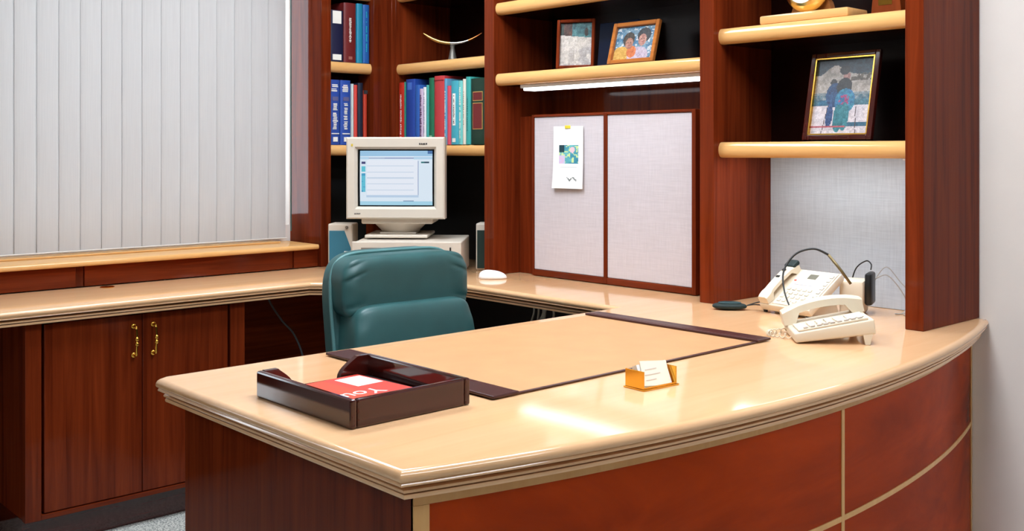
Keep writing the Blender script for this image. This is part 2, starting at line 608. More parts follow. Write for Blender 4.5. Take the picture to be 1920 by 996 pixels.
gr = finish('grommet', lathe(bmesh.new(), [(0.0, 0.0), (0.024, 0.0), (0.026, 0.002), (0.022, 0.0035), (0.0, 0.003)], 24), BRASS, smooth='auto', loc=(0.372, -1.66, 0.7502))
tag(gr, 'small brass cable cover set on the worktop under the blinds', 'grommet')

# ================================================================ CREDENZA CABINET
cab = thing('credenza_cabinet', 'two-door cherry cabinet with brass pulls under the window worktop', 'cabinet', (0.5, -1.665, FLOOR))
bm = bmesh.new()
box(bm, 0.325, 0.672, -2.045, -1.285, 0.06, 0.698)
finish('body', bm, cherry('z'), cab, world=True)
bar('stile', cherry('z'), cab, 0.6722, 0.70, -2.050, -2.0, 0.06, 0.698)
bar('stile', cherry('z'), cab, 0.6722, 0.70, -1.338, -1.280, 0.06, 0.698)
bar('bottom_rail', cherry('y'), cab, 0.6722, 0.699, -1.9995, -1.3385, 0.06, 0.076)
bar('toe_kick', mahogany('y'), cab, 0.34, 0.655, -2.045, -1.285, FLOOR + .0005, 0.0595)
HB = None
for a, b, hy in ((-1.990, -1.6665, -1.697), (-1.6645, -1.346, -1.628)):
    d = bar('door', cherry('z'), cab, 0.6725, 0.696, a, b, 0.079, 0.690, bev=0.002)
    bm = bmesh.new()
    z0, z1 = 0.553, 0.652
    path = [(0.696, hy, z0), (0.716, hy, z0), (0.722, hy, z0 + .006), (0.724, hy, z0 + 0.02), (0.726, hy, (z0 + z1) / 2), (0.724, hy, z1 - .02), (0.722, hy, z1 - .006), (0.716, hy, z1), (0.696, hy, z1)]
    tube(bm, smoothpath(path, 4), 0.0042, n=10)
    for zz in (z0, z1):
        tube(bm, [(0.6962, hy, zz), (0.6985, hy, zz), (0.7015, hy, zz), (0.7035, hy, zz)], [0.010, 0.010, 0.0085, 0.005], n=14)
    zc = (z0 + z1) / 2
    for dz in (-0.0085, 0.0085):
        tube(bm, [(0.7258, hy, zc + dz - .007), (0.7258, hy, zc + dz - .004), (0.7258, hy, zc + dz), (0.7258, hy, zc + dz + .004), (0.7258, hy, zc + dz + .007)], [0.0042, 0.0068, 0.0078, 0.0068, 0.0042], n=12)
    h = finish('handle', bm, BRASS, d, world=True, smooth='auto')
    h['label'] = 'polished brass door pull'
mod = finish('modesty_panel', B(0.303, 0.320, LY0, -0.024, FLOOR + .0005, 0.698), cherry('y'))
tag(mod, 'cherry back panel closing the knee space below the window worktop', 'panel')
mod2 = finish('modesty_panel', B(0.34, 1.95, -0.022, -0.004, FLOOR + .0005, 0.698), SHADEPANEL)
tag(mod2, 'back panel under the bridge worktop below the tackboards, coloured dark for shade', 'panel')

# ================================================================ PENINSULA BASE
pb = thing('peninsula_base', 'cherry desk base with curved panelled front framed in maple strips', 'desk base', (2.5, -1.1, FLOOR))
RP = AR - 0.034
EY = -2.130
bar('end_panel', cherry('z'), pb, 2.02, ACX + math.sqrt(RP ** 2 - (EY - ACY) ** 2) - 0.002, EY, EY + 0.03, FLOOR + .0005, 0.6985, bev=0.001)
def arc_piece(name, mat, R0, R1, y0, y1, z0, z1, n):
    o_ = arc_pts(R1, y0, y1, n); i_ = arc_pts(R0, y0, y1, n)
    bm = bmesh.new(); prism(bm, o_ + i_[::-1], 'z', z0, z1)
    return finish(name, bm, mat, pb, world=True, smooth='auto')
arc_piece('core', cherry('z'), RP - 0.024, RP - 0.0082, EY + .001, -0.003, FLOOR + .0005, 0.6985, 40)
MS = maple('z')
arc_piece('top_rail', MS, RP - 0.008, RP, EY, -0.003, 0.6765, 0.6985, 44)
arc_piece('stile', MS, RP - 0.008, RP, EY, -2.104, FLOOR + .0005, 0.676, 2)
arc_piece('stile', MS, RP - 0.008, RP, -0.028, -0.003, FLOOR + .0005, 0.676, 2)
arc_piece('mullion', MS, RP - 0.008, RP - 0.0005, -1.049, -1.037, FLOOR + .0005, 0.676, 2)
for a, b in ((-2.1035, -1.0495), (-1.0365, -0.0285)):
    arc_piece('middle_strip', MS, RP - 0.008, RP - 0.0005, a, b, 0.428, 0.440, 24)
    arc_piece('front_panel', cherry_front(), RP - 0.008, RP - 0.0025, a, b, 0.4405, 0.676, 24)
    arc_piece('front_panel', cherry_front(), RP - 0.008, RP - 0.0025, a, b, FLOOR + 0.0005, 0.4275, 24)
bar('inner_panel', cherry('z'), pb, 2.02, 2.04, EY + .031, -0.66, FLOOR + .0005, 0.6985)

# ================================================================ CORNER BOOKCASE AND HUTCH
ZT = 2.30
ZB = 0.7505
NOSE = 0.034
def shelf_x(parent, x0, x1, yf, yb, z0, z1, pocket=0.0):
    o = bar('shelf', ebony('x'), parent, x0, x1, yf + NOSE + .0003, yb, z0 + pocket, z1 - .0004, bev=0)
    bm = bmesh.new(); prism(bm, nose(yf, yf + NOSE, z0, z1), 'x', x0, x1)
    finish('nosing', bm, maple('x'), o, world=True, smooth='auto')['label'] = 'rounded maple nosing'
    return o
def shelf_y(parent, y0, y1, xf, xb, z0, z1):
    o = bar('shelf', ebony('y'), parent, xb, xf - NOSE - .0003, y0, y1, z0, z1 - .0004, bev=0)
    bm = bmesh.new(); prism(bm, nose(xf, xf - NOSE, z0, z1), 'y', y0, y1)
    finish('nosing', bm, maple('y'), o, world=True, smooth='auto')['label'] = 'rounded maple nosing'
    return o
bc = thing('corner_bookcase', 'cherry corner bookcase with maple shelves of books beside the window', 'bookcase', (0.5, -0.3, 0.75))
cz = cherry('z')
bar('gable', cz, bc, XW + .003, 0.322, -0.7155, -0.666, ZB, ZT)
bar('corner_post', cz, bc, 0.2705, 0.330, -0.447, -0.3745, ZB, ZT)
bar('corner_post', cz, bc, 0.300, 0.366, -0.374, -0.352, ZB, ZT)
bar('partition', cz, bc, 0.350, 0.3655, -0.3515, -0.032, 1.23, ZT)
bar('partition', cz, bc, 0.082, 0.270, -0.447, -0.432, 1.23, ZT)
bar('back_panel', cz, bc, XW + .003, 0.081, -0.6655, -0.032, 1.23, ZT)
bar('back_panel', SHADEPANEL, bc, XW + .003, 0.081, -0.6655, -0.032, ZB, 1.2295)
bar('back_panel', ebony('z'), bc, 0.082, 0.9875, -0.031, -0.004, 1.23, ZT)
bar('back_panel', SHADEPANEL, bc, 0.082, 0.9875, -0.031, -0.004, ZB, 1.2295)
bar('top_panel', cherry('x'), bc, XW + .003, 0.9875, -0.3515, -0.004, ZT + .0005, ZT + .03)
bar('top_panel', cherry('y'), bc, XW + .003, 0.330, -0.7155, -0.352, ZT + .0005, ZT + .03)
S1, S2, S3 = 1.2785, 1.645, 1.975
for z in (S1, S2, S3):
    shelf_x(bc, 0.3665, 0.9875, -0.347, -0.032, z - 0.047, z)
    shelf_y(bc, -0.6655, -0.4475, 0.316, 0.082, z - 0.047, z)

hu = thing('desk_hutch', 'tall cherry hutch with maple shelves standing on the back worktop', 'hutch', (2.0, -0.2, 0.75))
bar('post', cz, hu, 0.988, 1.047, -0.360, -0.004, ZB, ZT)
bar('post', cz, hu, 2.076, 2.132, -0.360, -0.004, ZB, ZT)
bar('gable', cz, hu, 2.789, 2.843, -0.360, -0.004, ZB, ZT)
MS1, MS2 = 1.565, 1.852
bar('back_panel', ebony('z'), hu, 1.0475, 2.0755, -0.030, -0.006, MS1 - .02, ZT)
bar('back_panel', cz, hu, 1.0475, 2.0755, -0.030, -0.006, ZB, MS1 - .0205)
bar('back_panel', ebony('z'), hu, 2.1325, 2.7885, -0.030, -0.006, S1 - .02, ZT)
fp = bar('back_panel', GREYFAB, hu, 2.1325, 2.7885, -0.034, -0.006, ZB, S1 - .0205)
fp['label'] = 'light grey woven fabric back panel'
for z in (MS1, MS2): shelf_x(hu, 1.0475, 2.0755, -0.352, -0.031, z - 0.049, z)
for z in (1.654, 2.0): shelf_x(hu, 2.1325, 2.7885, -0.335, -0.031, z - 0.051, z)
# the lowest right shelf has a deep nosing that hides its lamp
shelf_x(hu, 2.1325, 2.7885, -0.335, -0.031, S1 - .049, S1 + .002, pocket=.023)
bar('top_panel', cherry('x'), hu, 0.988, 2.843, -0.3515, -0.004, ZT + .0005, ZT + .03)
# tackboard cabinet in the middle bay
tb = thing('tackboard_unit', 'cherry framed pair of pale fabric tackboards in the middle bay', 'tackboard', (1.56, -0.22, 0.75))
bar('backing', cz, tb, 1.0485, 2.0745, -0.218, -0.200, ZB, 1.393)
CH = cherry('z')
fx0, fx1, fxm = 1.157, 1.978, 1.555
for a, b in ((fx0, fx0 + .010), (fxm - .008, fxm + .008), (fx1 - .018, fx1)):
    bar('frame_stile', CH, tb, a, b, -0.254, -0.2185, 0.7525, 1.397, bev=0.002)
for a, b in ((fx0 + .0102, fxm - .0082), (fxm + .0082, fx1 - .0182)):
    bar('frame_rail', cherry('x'), tb, a, b, -0.253, -0.2185, 0.7525, 0.776, bev=0.002)
    bar('frame_rail', cherry('x'), tb, a, b, -0.253, -0.2185, 1.387, 1.397, bev=0.002)
    f = bar('tack_panel', TACK, tb, a + .0003, b - .0003, -0.249, -0.2185, 0.7763, 1.3867, bev=0.003)
    f['label'] = 'pale woven fabric panel'

# under-shelf lamps
def shelf_lamp(x0, x1, yc, ztop, lab, power, thin=False):
    k = .55 if thin else 1.0
    t = thing('under_shelf_light', lab, 'light', ((x0 + x1) / 2, yc, ztop), 0)
    bar('housing', WHITE_METAL, t, x0, x1, yc - .035, yc + .035, ztop - .014 * k, ztop - .0005)
    bar('lens', emit('lens_glow_%d' % round(power * 10), (244, 250, 255), power), t, x0 + .015, x1 - .015, yc - .031, yc + .031, ztop - .024 * k, ztop - .0142 * k)
shelf_lamp(1.16, 2.07, -0.285, MS1 - .049, 'white fluorescent strip under the shelf above the tackboards', 2.6)
shelf_lamp(2.18, 2.77, -0.250, S1 - .0262, 'white lamp tucked behind the nosing of the shelf above the telephones', 7.0, thin=True)
pk = finish('lamp_end_dot', lathe(bmesh.new(), [(0, -.006), (.004, -.0055), (.006, -.003), (.006, -.0004), (0, -.0004)], 16), WHITE_METAL, smooth='auto', loc=(2.766, -.315, S1 - .049))  # plain white dot stands in for the lamp's bright end
tag(pk, 'small white cap standing in for the bright lamp end under the right shelf', 'cap')

# ================================================================ BOOKS
COVER = {}
def book(x, y, z, th, h, dep, face, rgb, lab, group, marks=(), name='book', rough=0.45):
    """spine centred at (x, y) on z; local: spine faces -Y, thickness along X. face: rotation about z"""
    t = thing(name, lab, 'book', (x, y, z), face, group)
    key = 'cover_%d_%d_%d' % rgb
    m = plain(key, rgb, rough, vary=0.05)
    c = 0.003 if th > 0.02 else 0.0018
    bm = bmesh.new()
    # rounded spine and two boards in one U-shaped cover
    out = []
    for i in range(9):
        a = PI * i / 8
        out.append((-th / 2 * math.cos(a), -0.006 * math.sin(a) + 0.006))
    pts = out + [(th / 2, dep), (th / 2 - c, dep), (th / 2 - c, 0.009), (-th / 2 + c, 0.009), (-th / 2 + c, dep), (-th / 2, dep)]
    prism(bm, pts, 'z', 0.0004, h)
    finish('cover', bm, m, t, smooth='auto')
    finish('pages', B(-th / 2 + c + .0002, th / 2 - c - .0002, 0.0092, dep - .004, 0.003, h - .004), PAGES, t)
    for mi, (kind, z0, z1, w, col) in enumerate(marks):
        pr = -0.0008 - 0.0005 * mi
        mm = plain('ink_%d_%d_%d' % col, col, 0.5)
        bm = bmesh.new()
        if kind == 'block':
            box(bm, -th / 2 * w, th / 2 * w, pr, 0.004, h * z0, h * z1)
        else:   # run of letter-like strokes up the spine
            zz = h * z0
            rr = random.Random(int(x * 1000) + int(y * 777) + int(z0 * 100))
            while zz < h * z1:
                s = rr.uniform(0.004, 0.009)
                ww = th / 2 * w * rr.uniform(0.6, 1.0)
                if rr.random() > 0.12: box(bm, -ww, ww * rr.uniform(0.3, 1.0), pr, 0.004, zz, zz + s * 0.62)
                zz += s
        finish('title' if kind == 'text' else 'spine_label', bm, mm, t)
    return t
WHT = (236, 232, 222); GLD = (196, 156, 84); BLK = (20, 20, 24)
RX = 0.305; FX = PI / 2            # spines facing +X
G1, G2, G3 = 'books on the upper side shelf', 'books on the lower side shelf', 'books on the shelf behind the monitor'
def rbook(y0, y1, z, h, rgb, lab, g, marks=()):
    book(RX, (y0 + y1) / 2, z + .0004, y1 - y0 - .0008, h, 0.19, FX, rgb, lab, g, marks)
rbook(-0.660, -0.588, S2, 0.226, (22, 24, 56), 'short navy binder with two white spine labels on the upper side shelf', G1, (('block', .74, .985, .62, WHT), ('block', .03, .14, .62, WHT)))
rbook(-0.586, -0.522, S2, 0.264, (104, 28, 28), 'maroon book with a pale spine title between the navy binder and teal book', G1, (('text', .34, .74, .22, WHT), ('block', .05, .10, .3, (150, 90, 80))))
rbook(-0.518, -0.486, S2, 0.266, (22, 128, 160), 'bright teal book on the upper side shelf', G1)
rbook(-0.485, -0.450, S2, 0.264, (28, 88, 158), 'blue book beside the corner post on the upper side shelf', G1, (('text', .2, .88, .22, (30, 190, 190)),))
vm = (('text', .82, .92, .8, WHT), ('block', .68, .74, .55, (90, 90, 130)), ('text', .24, .64, .5, WHT), ('block', .165, .18, .7, WHT), ('block', .05, .12, .42, WHT))
rbook(-0.660, -0.606, S1, 0.286, (34, 70, 152), 'blue volume with white lettering next to the bookcase gable', G2, vm)
rbook(-0.604, -0.550, S1, 0.286, (34, 72, 156), 'blue volume with white lettering, second from the bookcase gable', G2, vm)
rbook(-0.547, -0.534, S1, 0.272, (190, 200, 196), 'thin pale grey booklet between blue volumes and red book', G2)
rbook(-0.533, -0.514, S1, 0.268, (206, 66, 56), 'thin bright red book on the lower side shelf', G2)
rbook(-0.512, -0.484, S1, 0.278, (22, 30, 48), 'black book between two red books on the lower side shelf', G2)
rbook(-0.482, -0.462, S1, 0.246, (178, 52, 28), 'orange-red book beside the corner post on the lower side shelf', G2, (('block', .93, .999, .98, (40, 40, 44)),))
BY = -0.342
def bbook(x0, x1, h, rgb, lab, marks=(), dep=0.19):
    book((x0 + x1) / 2, BY, S1 + .0004, x1 - x0 - .0008, h, dep, 0.0, rgb, lab, G3, marks)
bbook(0.372, 0.414, 0.282, (184, 44, 26), 'red book with white title beside the corner post behind the monitor', (('text', .12, .80, .28, WHT),))
bbook(0.415, 0.424, 0.284, (34, 122, 102), 'very thin green booklet right of the red book')
bbook(0.425, 0.492, 0.294, (30, 66, 150), 'thick royal blue book behind the monitor', (('block', .84, .95, .45, (70, 110, 190)),))
bbook(0.493, 0.526, 0.266, (42, 92, 170), 'lighter blue book right of the thick royal blue book')
bbook(0.527, 0.552, 0.248, (196, 176, 200), 'lilac book with dark lettering behind the monitor', (('text', .06, .92, .6, (70, 30, 70)),))
bbook(0.553, 0.574, 0.254, (226, 222, 226), 'thin white book between lilac and teal books', (('text', .2, .9, .3, (120, 110, 150)),))
bbook(0.575, 0.592, 0.262, (62, 160, 152), 'thin sea-green book left of the dark green book')
bbook(0.593, 0.628, 0.292, (26, 104, 72), 'green book left of the thick red book', (('block', .08, .14, .5, (150, 190, 160)),))
bbook(0.630, 0.700, 0.298, (190, 58, 62), 'thick red book in the middle of the row behind the monitor', (('block', .93, .94, .9, (120, 24, 28)),))
bbook(0.701, 0.720, 0.284, (90, 146, 178), 'thin pale blue book right of the thick red book', (('text', .1, .8, .3, WHT),))
bbook(0.721, 0.744, 0.252, (204, 74, 92), 'short pink book above the monitor corner')
bbook(0.746, 0.796, 0.272, (66, 160, 176), 'teal book with white boxed title', (('block', .30, .80, .36, WHT), ('text', .33, .77, .22, BLK), ('block', .04, .10, .4, WHT)))
bbook(0.797, 0.824, 0.270, (110, 190, 184), 'pale turquoise book with white lettering', (('text', .1, .9, .4, WHT),))
bbook(0.825, 0.844, 0.276, (214, 206, 190), 'thin cream book left of the last teal book', (('text', .3, .8, .3, (150, 130, 110)),))
bbook(0.845, 0.874, 0.284, (56, 156, 150), 'teal book next to the wide dark green volume', (('text', .2, .7, .2, (20, 90, 90)),))
bbook(0.876, 0.975, 0.274, (14, 50, 36), 'wide dark green volume with maroon spine label next to the hutch post', (('block', .66, .80, .62, GLD), ('block', .67, .79, .58, (104, 30, 30)), ('block', .23, .63, .62, GLD), ('block', .24, .62, .58, (108, 30, 30))))

# ================================================================ PRINTS
rnd = random.Random(3)
def hash2(i, j, s=0):
    v = math.sin(i * 12.9898 + j * 78.233 + s * 37.7) * 43758.5453
    return v - math.floor(v)
def noise2(u, v, n, s=0):
    x, y = u * n, v * n
    i, j = math.floor(x), math.floor(y); f, g = x - i, y - j
    f = f * f * (3 - 2 * f); g = g * g * (3 - 2 * g)
    a = hash2(i, j, s) * (1 - f) + hash2(i + 1, j, s) * f
    b = hash2(i, j + 1, s) * (1 - f) + hash2(i + 1, j + 1, s) * f
    return a * (1 - g) + b * g
def mixc(a, b, t): return tuple(x + (y - x) * t for x, y in zip(a, b))
def ell(u, v, cx, cy, a, b): return ((u - cx) / a) ** 2 + ((v - cy) / b) ** 2 < 1

def ski_photo(u, v):
    n = noise2(u, v, 14); n2 = noise2(u, v, 34, 2)
    ridge = 0.80 + 0.10 * math.exp(-((u - .34) / .16) ** 2) - 0.12 * max(0, .30 - u) + 0.02 * n - .10 * max(0, u - .45)
    c = (18, 44, 58)
    if v < ridge: c = mixc((196, 184, 172), (150, 140, 130), n)
    if u > .62 and .70 < v < .79 and n2 > .4: c = (84, 72, 56)
    if v < .55 and (u < .3 or u > .66): c = mixc((150, 150, 150), (40, 90, 110), n2 if v < .52 else .2)
    if v < .46: c = mixc((20, 96, 130), (70, 110, 120), n)
    if v < .39: c = mixc((236, 220, 220), (214, 204, 210), n)
    if abs(v - .14) < .025 and u > .5: c = (40, 96, 120)
    # two skiers
    if ell(u, v, .33, .68, .055, .05): c = (30, 26, 22)
    if ell(u, v, .36, .52, .14, .16): c = (24, 66, 110)
    if ell(u, v, .54, .76, .06, .06): c = (170, 120, 110)
    if ell(u, v, .50, .84, .09, .06) or ell(u, v, .52, .62, .13, .12): c = (24, 22, 20)
    if ell(u, v, .55, .44, .17, .16): c = mixc((30, 96, 150), (50, 140, 160), n)
    if .40 < v < .52 and .44 < u < .62 and n2 > .62: c = (170, 70, 120)
    if ell(u, v, .31, .26, .06, .16): c = (36, 70, 120)
    if ell(u, v, .46, .22, .08, .18) or ell(u, v, .56, .24, .08, .18): c = (44, 124, 134)
    if abs(u - (.20 + v * .2)) < .006 and v < .4: c = (80, 60, 60)
    if abs(u - (.78 - v * .1)) < .006 and v < .4: c = (80, 60, 60)
    if abs(v - .115) < .012 and u < .6: c = (190, 90, 100)
    return c
def children_photo(u, v):
    n = noise2(u, v, 8); n2 = noise2(u, v, 22, 4)
    c = mixc((50, 110, 150), (150, 176, 186), n)
    if n2 > .7: c = (214, 218, 220)
    if ell(u, v, .18, .18, .22, .24): c = (230, 176, 80)
    if ell(u, v, .62, .12, .26, .26): c = mixc((232, 214, 220), (190, 170, 190), n)
    if ell(u, v, .45, .24, .12, .18): c = (226, 120, 60)
    if ell(u, v, .34, .62, .15, .22): c = (60, 50, 38)
    if ell(u, v, .36, .50, .10, .17): c = mixc((206, 146, 120), (150, 100, 84), n2)
    if ell(u, v, .72, .72, .17, .22): c = (26, 30, 36)
    if ell(u, v, .69, .58, .10, .18): c = mixc((222, 164, 140), (170, 110, 96), n2)
    for cx, cy in ((.36, .53), (.69, .61)):
        if ell(u, v, cx - .035, cy, .014, .014) or ell(u, v, cx + .035, cy, .014, .014): c = (40, 26, 22)
        if ell(u, v, cx, cy - .09, .03, .012): c = (160, 60, 60)
    return c
def group_photo(u, v):
    n = noise2(u, v, 9, 5)
    if v > .72 - .08 * u:
        c = mixc((40, 96, 104), (90, 150, 150), n)
        if u < .38: c = mixc((96, 48, 26), (60, 30, 20), n)
        if u < .1: c = (30, 50, 40)
        if ell(u, v, .82, .78, .06, .10): c = (60, 40, 26)
        return c
    c = mixc((232, 220, 206), (216, 204, 194), n)
    if v < .42:
        if .5 < u and n > .4: c = (196, 186, 180)
        if .28 < u < .46: c = (206, 194, 184)
    return c
def calendar_print(u, v):
    c = (240, 240, 238)
    if .20 < u < .86 and .40 < v < .70:
        a, b = (u - .20) / .66, (v - .40) / .30
        n = noise2(a, b, 5, 7); n2 = noise2(a, b, 11, 9)
        c = mixc((30, 110, 140), (110, 190, 190), n)
        if n2 > .68: c = (200, 220, 150)
        if ell(a, b, .68, .74, .12, .16): c = (236, 190, 200)
        if a < .25 and b > .6: c = (20, 60, 70)
        if a < .3 and b < .45: c = mixc((226, 170, 200), (190, 200, 226), n2)
    if .24 < u < .80 and (abs(v - .345) < .007 or abs(v - .30) < .006): c = (214, 218, 216)
    if .48 < u < .80 and abs(v - .155 - .02 * math.sin(u * 30)) < .013: c = (110, 118, 116)
    return c
def screen_print(u, v):
    c = (214, 228, 240)
    if v > .90: c = (150, 192, 222)
    if v > .94 and u > .93: c = (70, 110, 160)
    if .855 < v < .875 and .12 < u < .34: c = (120, 140, 176)
    if .855 < v < .878 and .34 < u < .75: c = (84, 100, 160)
    if .845 < v < .89 and not (.12 < u < .75): c = (176, 208, 230)
    if .10 < u < .80 and .14 < v < .83:
        c = (226, 232, 242)
        if abs((v * 9) % 1 - .5) < .07 and u < .74 and hash2(int(v * 9), 3) > .2: c = (198, 212, 228)
    if abs(u - .805) < .006 and .16 < v < .82: c = (150, 166, 196)
    if .14 < v < .18 and .09 < u < .81: c = (182, 204, 226)
    if .84 < u < .96 and .765 < v < .80: c = (30, 110, 110) if u < .89 else (20, 60, 80)
    if .02 < u < .075:
        if .76 < v < .80: c = (60, 60, 110)
        if .62 < v < .72: c = (90, 190, 206)
        if .24 < v < .58: c = (92, 186, 208) if hash2(int(v * 40), int(u * 40)) > .3 else (60, 150, 190)
    if v < .07: c = (160, 206, 226)
    if .07 < v < .085 and .6 < u < .75: c = (120, 140, 170)
    return c
def magazine_print(u, v):
    c = (204, 52, 34)
    if v < .55: c = (214, 62, 26)
    if u < .08: c = (222, 80, 70)
    return c
PHOTO = printed('photo_print', 0.35)
MATTE = printed('matte_print', 0.6)
SCREEN = printed('screen_glow', 0.2, emission=0.44)

# calendar on the tackboard
bm = bmesh.new()
cal = thing('wall_calendar', 'narrow white calendar page with a teal picture pinned to the left tackboard', 'calendar', (1.364, -0.252, 1.105))
nx = 10
rows = []
def cal_pt(u, v):   # u across, v up: lower corners lift a little
    lift = 0.010 * (1 - v) ** 3 * (1.0 - 0.5 * u) + 0.0025
    return ((u - .5) * 0.162, -lift, v * 0.243)
vs = [[bm.verts.new(cal_pt(i / nx, j / nx)) for i in range(nx + 1)] for j in range(nx + 1)]
for j in range(nx):
    for i in range(nx): bm.faces.new((vs[j][i], vs[j][i + 1], vs[j + 1][i + 1], vs[j + 1][i]))
bmesh.ops.solidify(bm, geom=bm.faces[:], thickness=0.0012)
finish('page', bm, PAPER, cal, smooth='auto')
me_v, me_f, cols = [], [], []
NX, NY = 40, 60
for j in range(NY + 1):
    for i in range(NX + 1):
        u, v = i / NX, j / NY
        p = cal_pt(u, v); me_v.append((p[0] * .99, p[1] - 0.0016, p[2] * .992 + .001))
for j in range(NY):
    for i in range(NX):
        a = j * (NX + 1) + i
        me_f.append((a, a + 1, a + NX + 2, a + NX + 1)); cols += list(lin(*calendar_print((i + .5) / NX, (j + .5) / NY))) * 4
me = bpy.data.meshes.new('calendar_print'); me.from_pydata(me_v, [], me_f)
me.color_attributes.new('Col', 'FLOAT_COLOR', 'CORNER').data.foreach_set('color', cols)
me.materials.append(MATTE)
link(bpy.data.objects.new('print', me), cal)
finish('pin_tab', B(-.016, .014, -0.0065, -0.0042, 0.234, 0.246, bev=0.001), plain('yellow_plastic', (222, 204, 60), 0.4), cal)

# picture frames: local front -Y, base at z=0, leaning back
def picture(name_label, loc, rotz, w, h, bw, lean, mat, fn, res, mat2=None, depth=0.016):
    t = thing('picture_frame', name_label, 'picture frame', loc, rotz)
    L = Matrix.Rotation(-lean, 4, 'X')
    def add(nm, bm, m, **k):
        bm.transform(L); bm.transform(Matrix.Translation((0, 0, 0.0006 + depth * math.sin(lean) * 0)))
        return finish(nm, bm, m, t, **k)
    for sx in (-1, 1):
        add('frame_side', B(sx * (w / 2 - bw / 2) - bw / 2, sx * (w / 2 - bw / 2) + bw / 2, -depth, 0, 0.0, h, bev=0.003), mat)
    for z0 in (0.0, h - bw):
        add('frame_rail', B(-w / 2 + bw, w / 2 - bw, -depth + .0004, 0, z0, z0 + bw, bev=0.003), mat)
    if mat2:
        bm = bmesh.new(); e = 0.004
        for sx in (-1, 1): box(bm, sx * (w / 2 - bw - e / 2) - e / 2, sx * (w / 2 - bw - e / 2) + e / 2, -depth + .002, -.004, bw, h - bw)
        for z0 in (bw, h - bw - e): box(bm, -w / 2 + bw, w / 2 - bw, -depth + .002, -.004, z0, z0 + e)
        add('gilt_edge', bm, mat2)
    add('backing', B(-w / 2 + .004, w / 2 - .004, -.003, .004, .004, h - .004), plain('frame_back_board', (30, 26, 24), 0.8))
    s = sheet('photo', w - 2 * bw, h - 2 * bw, res[0], res[1], fn, PHOTO, t, tone=0.80, grain=26)
    M = L @ Matrix.Translation((0, -0.0045, h / 2)) @ Matrix.Rotation(PI / 2, 4, 'X')
    s.matrix_local = M
    # easel leg
    top_ = L @ Vector((0, 0.004, h * .62))
    foot = Vector((0, top_.y + 0.05, 0.001))
    bm = bmesh.new()
    d = 0.018
    vs = [(-d, top_.y, top_.z), (d, top_.y, top_.z), (d * 1.5, foot.y, foot.z), (-d * 1.5, foot.y, foot.z)]
    a = [bm.verts.new(v) for v in vs]; b = [bm.verts.new((v[0], v[1] + .003, v[2])) for v in vs]
    bm.faces.new(a); bm.faces.new(b[::-1])
    for i in range(4): bm.faces.new((a[i], b[i], b[(i + 1) % 4], a[(i + 1) % 4]))
    finish('easel_leg', bm, plain('frame_back_board', (30, 26, 24), 0.8), t)
    return t
picture('large dark red-brown frame with a skiing photograph on the right shelf', (2.527, -0.268, S1 + .0025), math.radians(-2), 0.238, 0.280, 0.017, math.radians(12), mahogany('z'), ski_photo, (70, 96), plain('gilt', (206, 160, 70), 0.25, 1.0))
picture('small brown frame with a pale photograph on the middle shelf', (1.432, -0.285, MS1 + .0005), math.radians(28), 0.150, 0.190, 0.012, math.radians(7), cherry('z'), group_photo, (46, 60))
picture('amber wood frame with a portrait of two children on the middle shelf', (1.716, -0.288, MS1 + .0005), math.radians(2), 0.212, 0.160, 0.016, math.radians(16), wood('amber_wood', 'x', (150, 84, 34), (196, 122, 58), 0.3, 1.0, 0.1), children_photo, (76, 56))
bk = thing('blue_folder', 'dark blue folder leaning upright behind the picture frames', 'folder', (1.500, -0.13, MS1 + .0005))
bm = B(-.10, .10, 0, .006, 0, .190, bev=.001); bm.transform(Matrix.Rotation(-0.10, 4, 'X'))
finish('cover', bm, plain('navy_card', (22, 56, 110), 0.4), bk)
bm = B(-.096, .096, .0062, .010, 0.003, .185); bm.transform(Matrix.Rotation(-0.10, 4, 'X'))
finish('pages', bm, PAPER, bk)

# horn-shaped ornament on a stand
orn = thing('horn_ornament', 'upturned brass and silver horn ornament on a small grey stand on the upper shelf', 'ornament', (0.630, -0.235, S2), math.radians(46))
N = 26
path, rad = [], []
for i in range(N + 1):
    s = -1 + 2 * i / N
    path.append((s * 0.130, 0.0, 0.082 + 0.046 * abs(s) ** 2.1))
    rad.append(0.0065 * (1 - abs(s) ** 2.2) ** 0.6 + 0.0016 if s > 0 else 0.0012 + 0.0080 * (1 - abs(s) ** 3) ** 0.7)
bm = T(path[:13], rad[:13], n=14); finish('brass_horn', bm, plain('worn_brass', (206, 160, 92), 0.3, 1.0), orn, smooth='auto')
bm = T(path[12:21], rad[12:21], n=14); finish('silver_centre', bm, plain('silver', (200, 196, 190), 0.22, 1.0), orn, smooth='auto')
bm = T(path[20:], rad[20:], n=14); finish('copper_tip', bm, plain('copper', (184, 108, 60), 0.3, 1.0), orn, smooth='auto')
finish('stand', lathe(bmesh.new(), [(0.0, 0.0005), (0.030, 0.0005), (0.030, 0.005), (0.019, 0.012), (0.013, 0.04), (0.009, 0.064), (0.012, 0.0735), (0.0, 0.074)], 24), plain('pewter', (130, 124, 116), 0.45, 0.6), orn, smooth='auto')

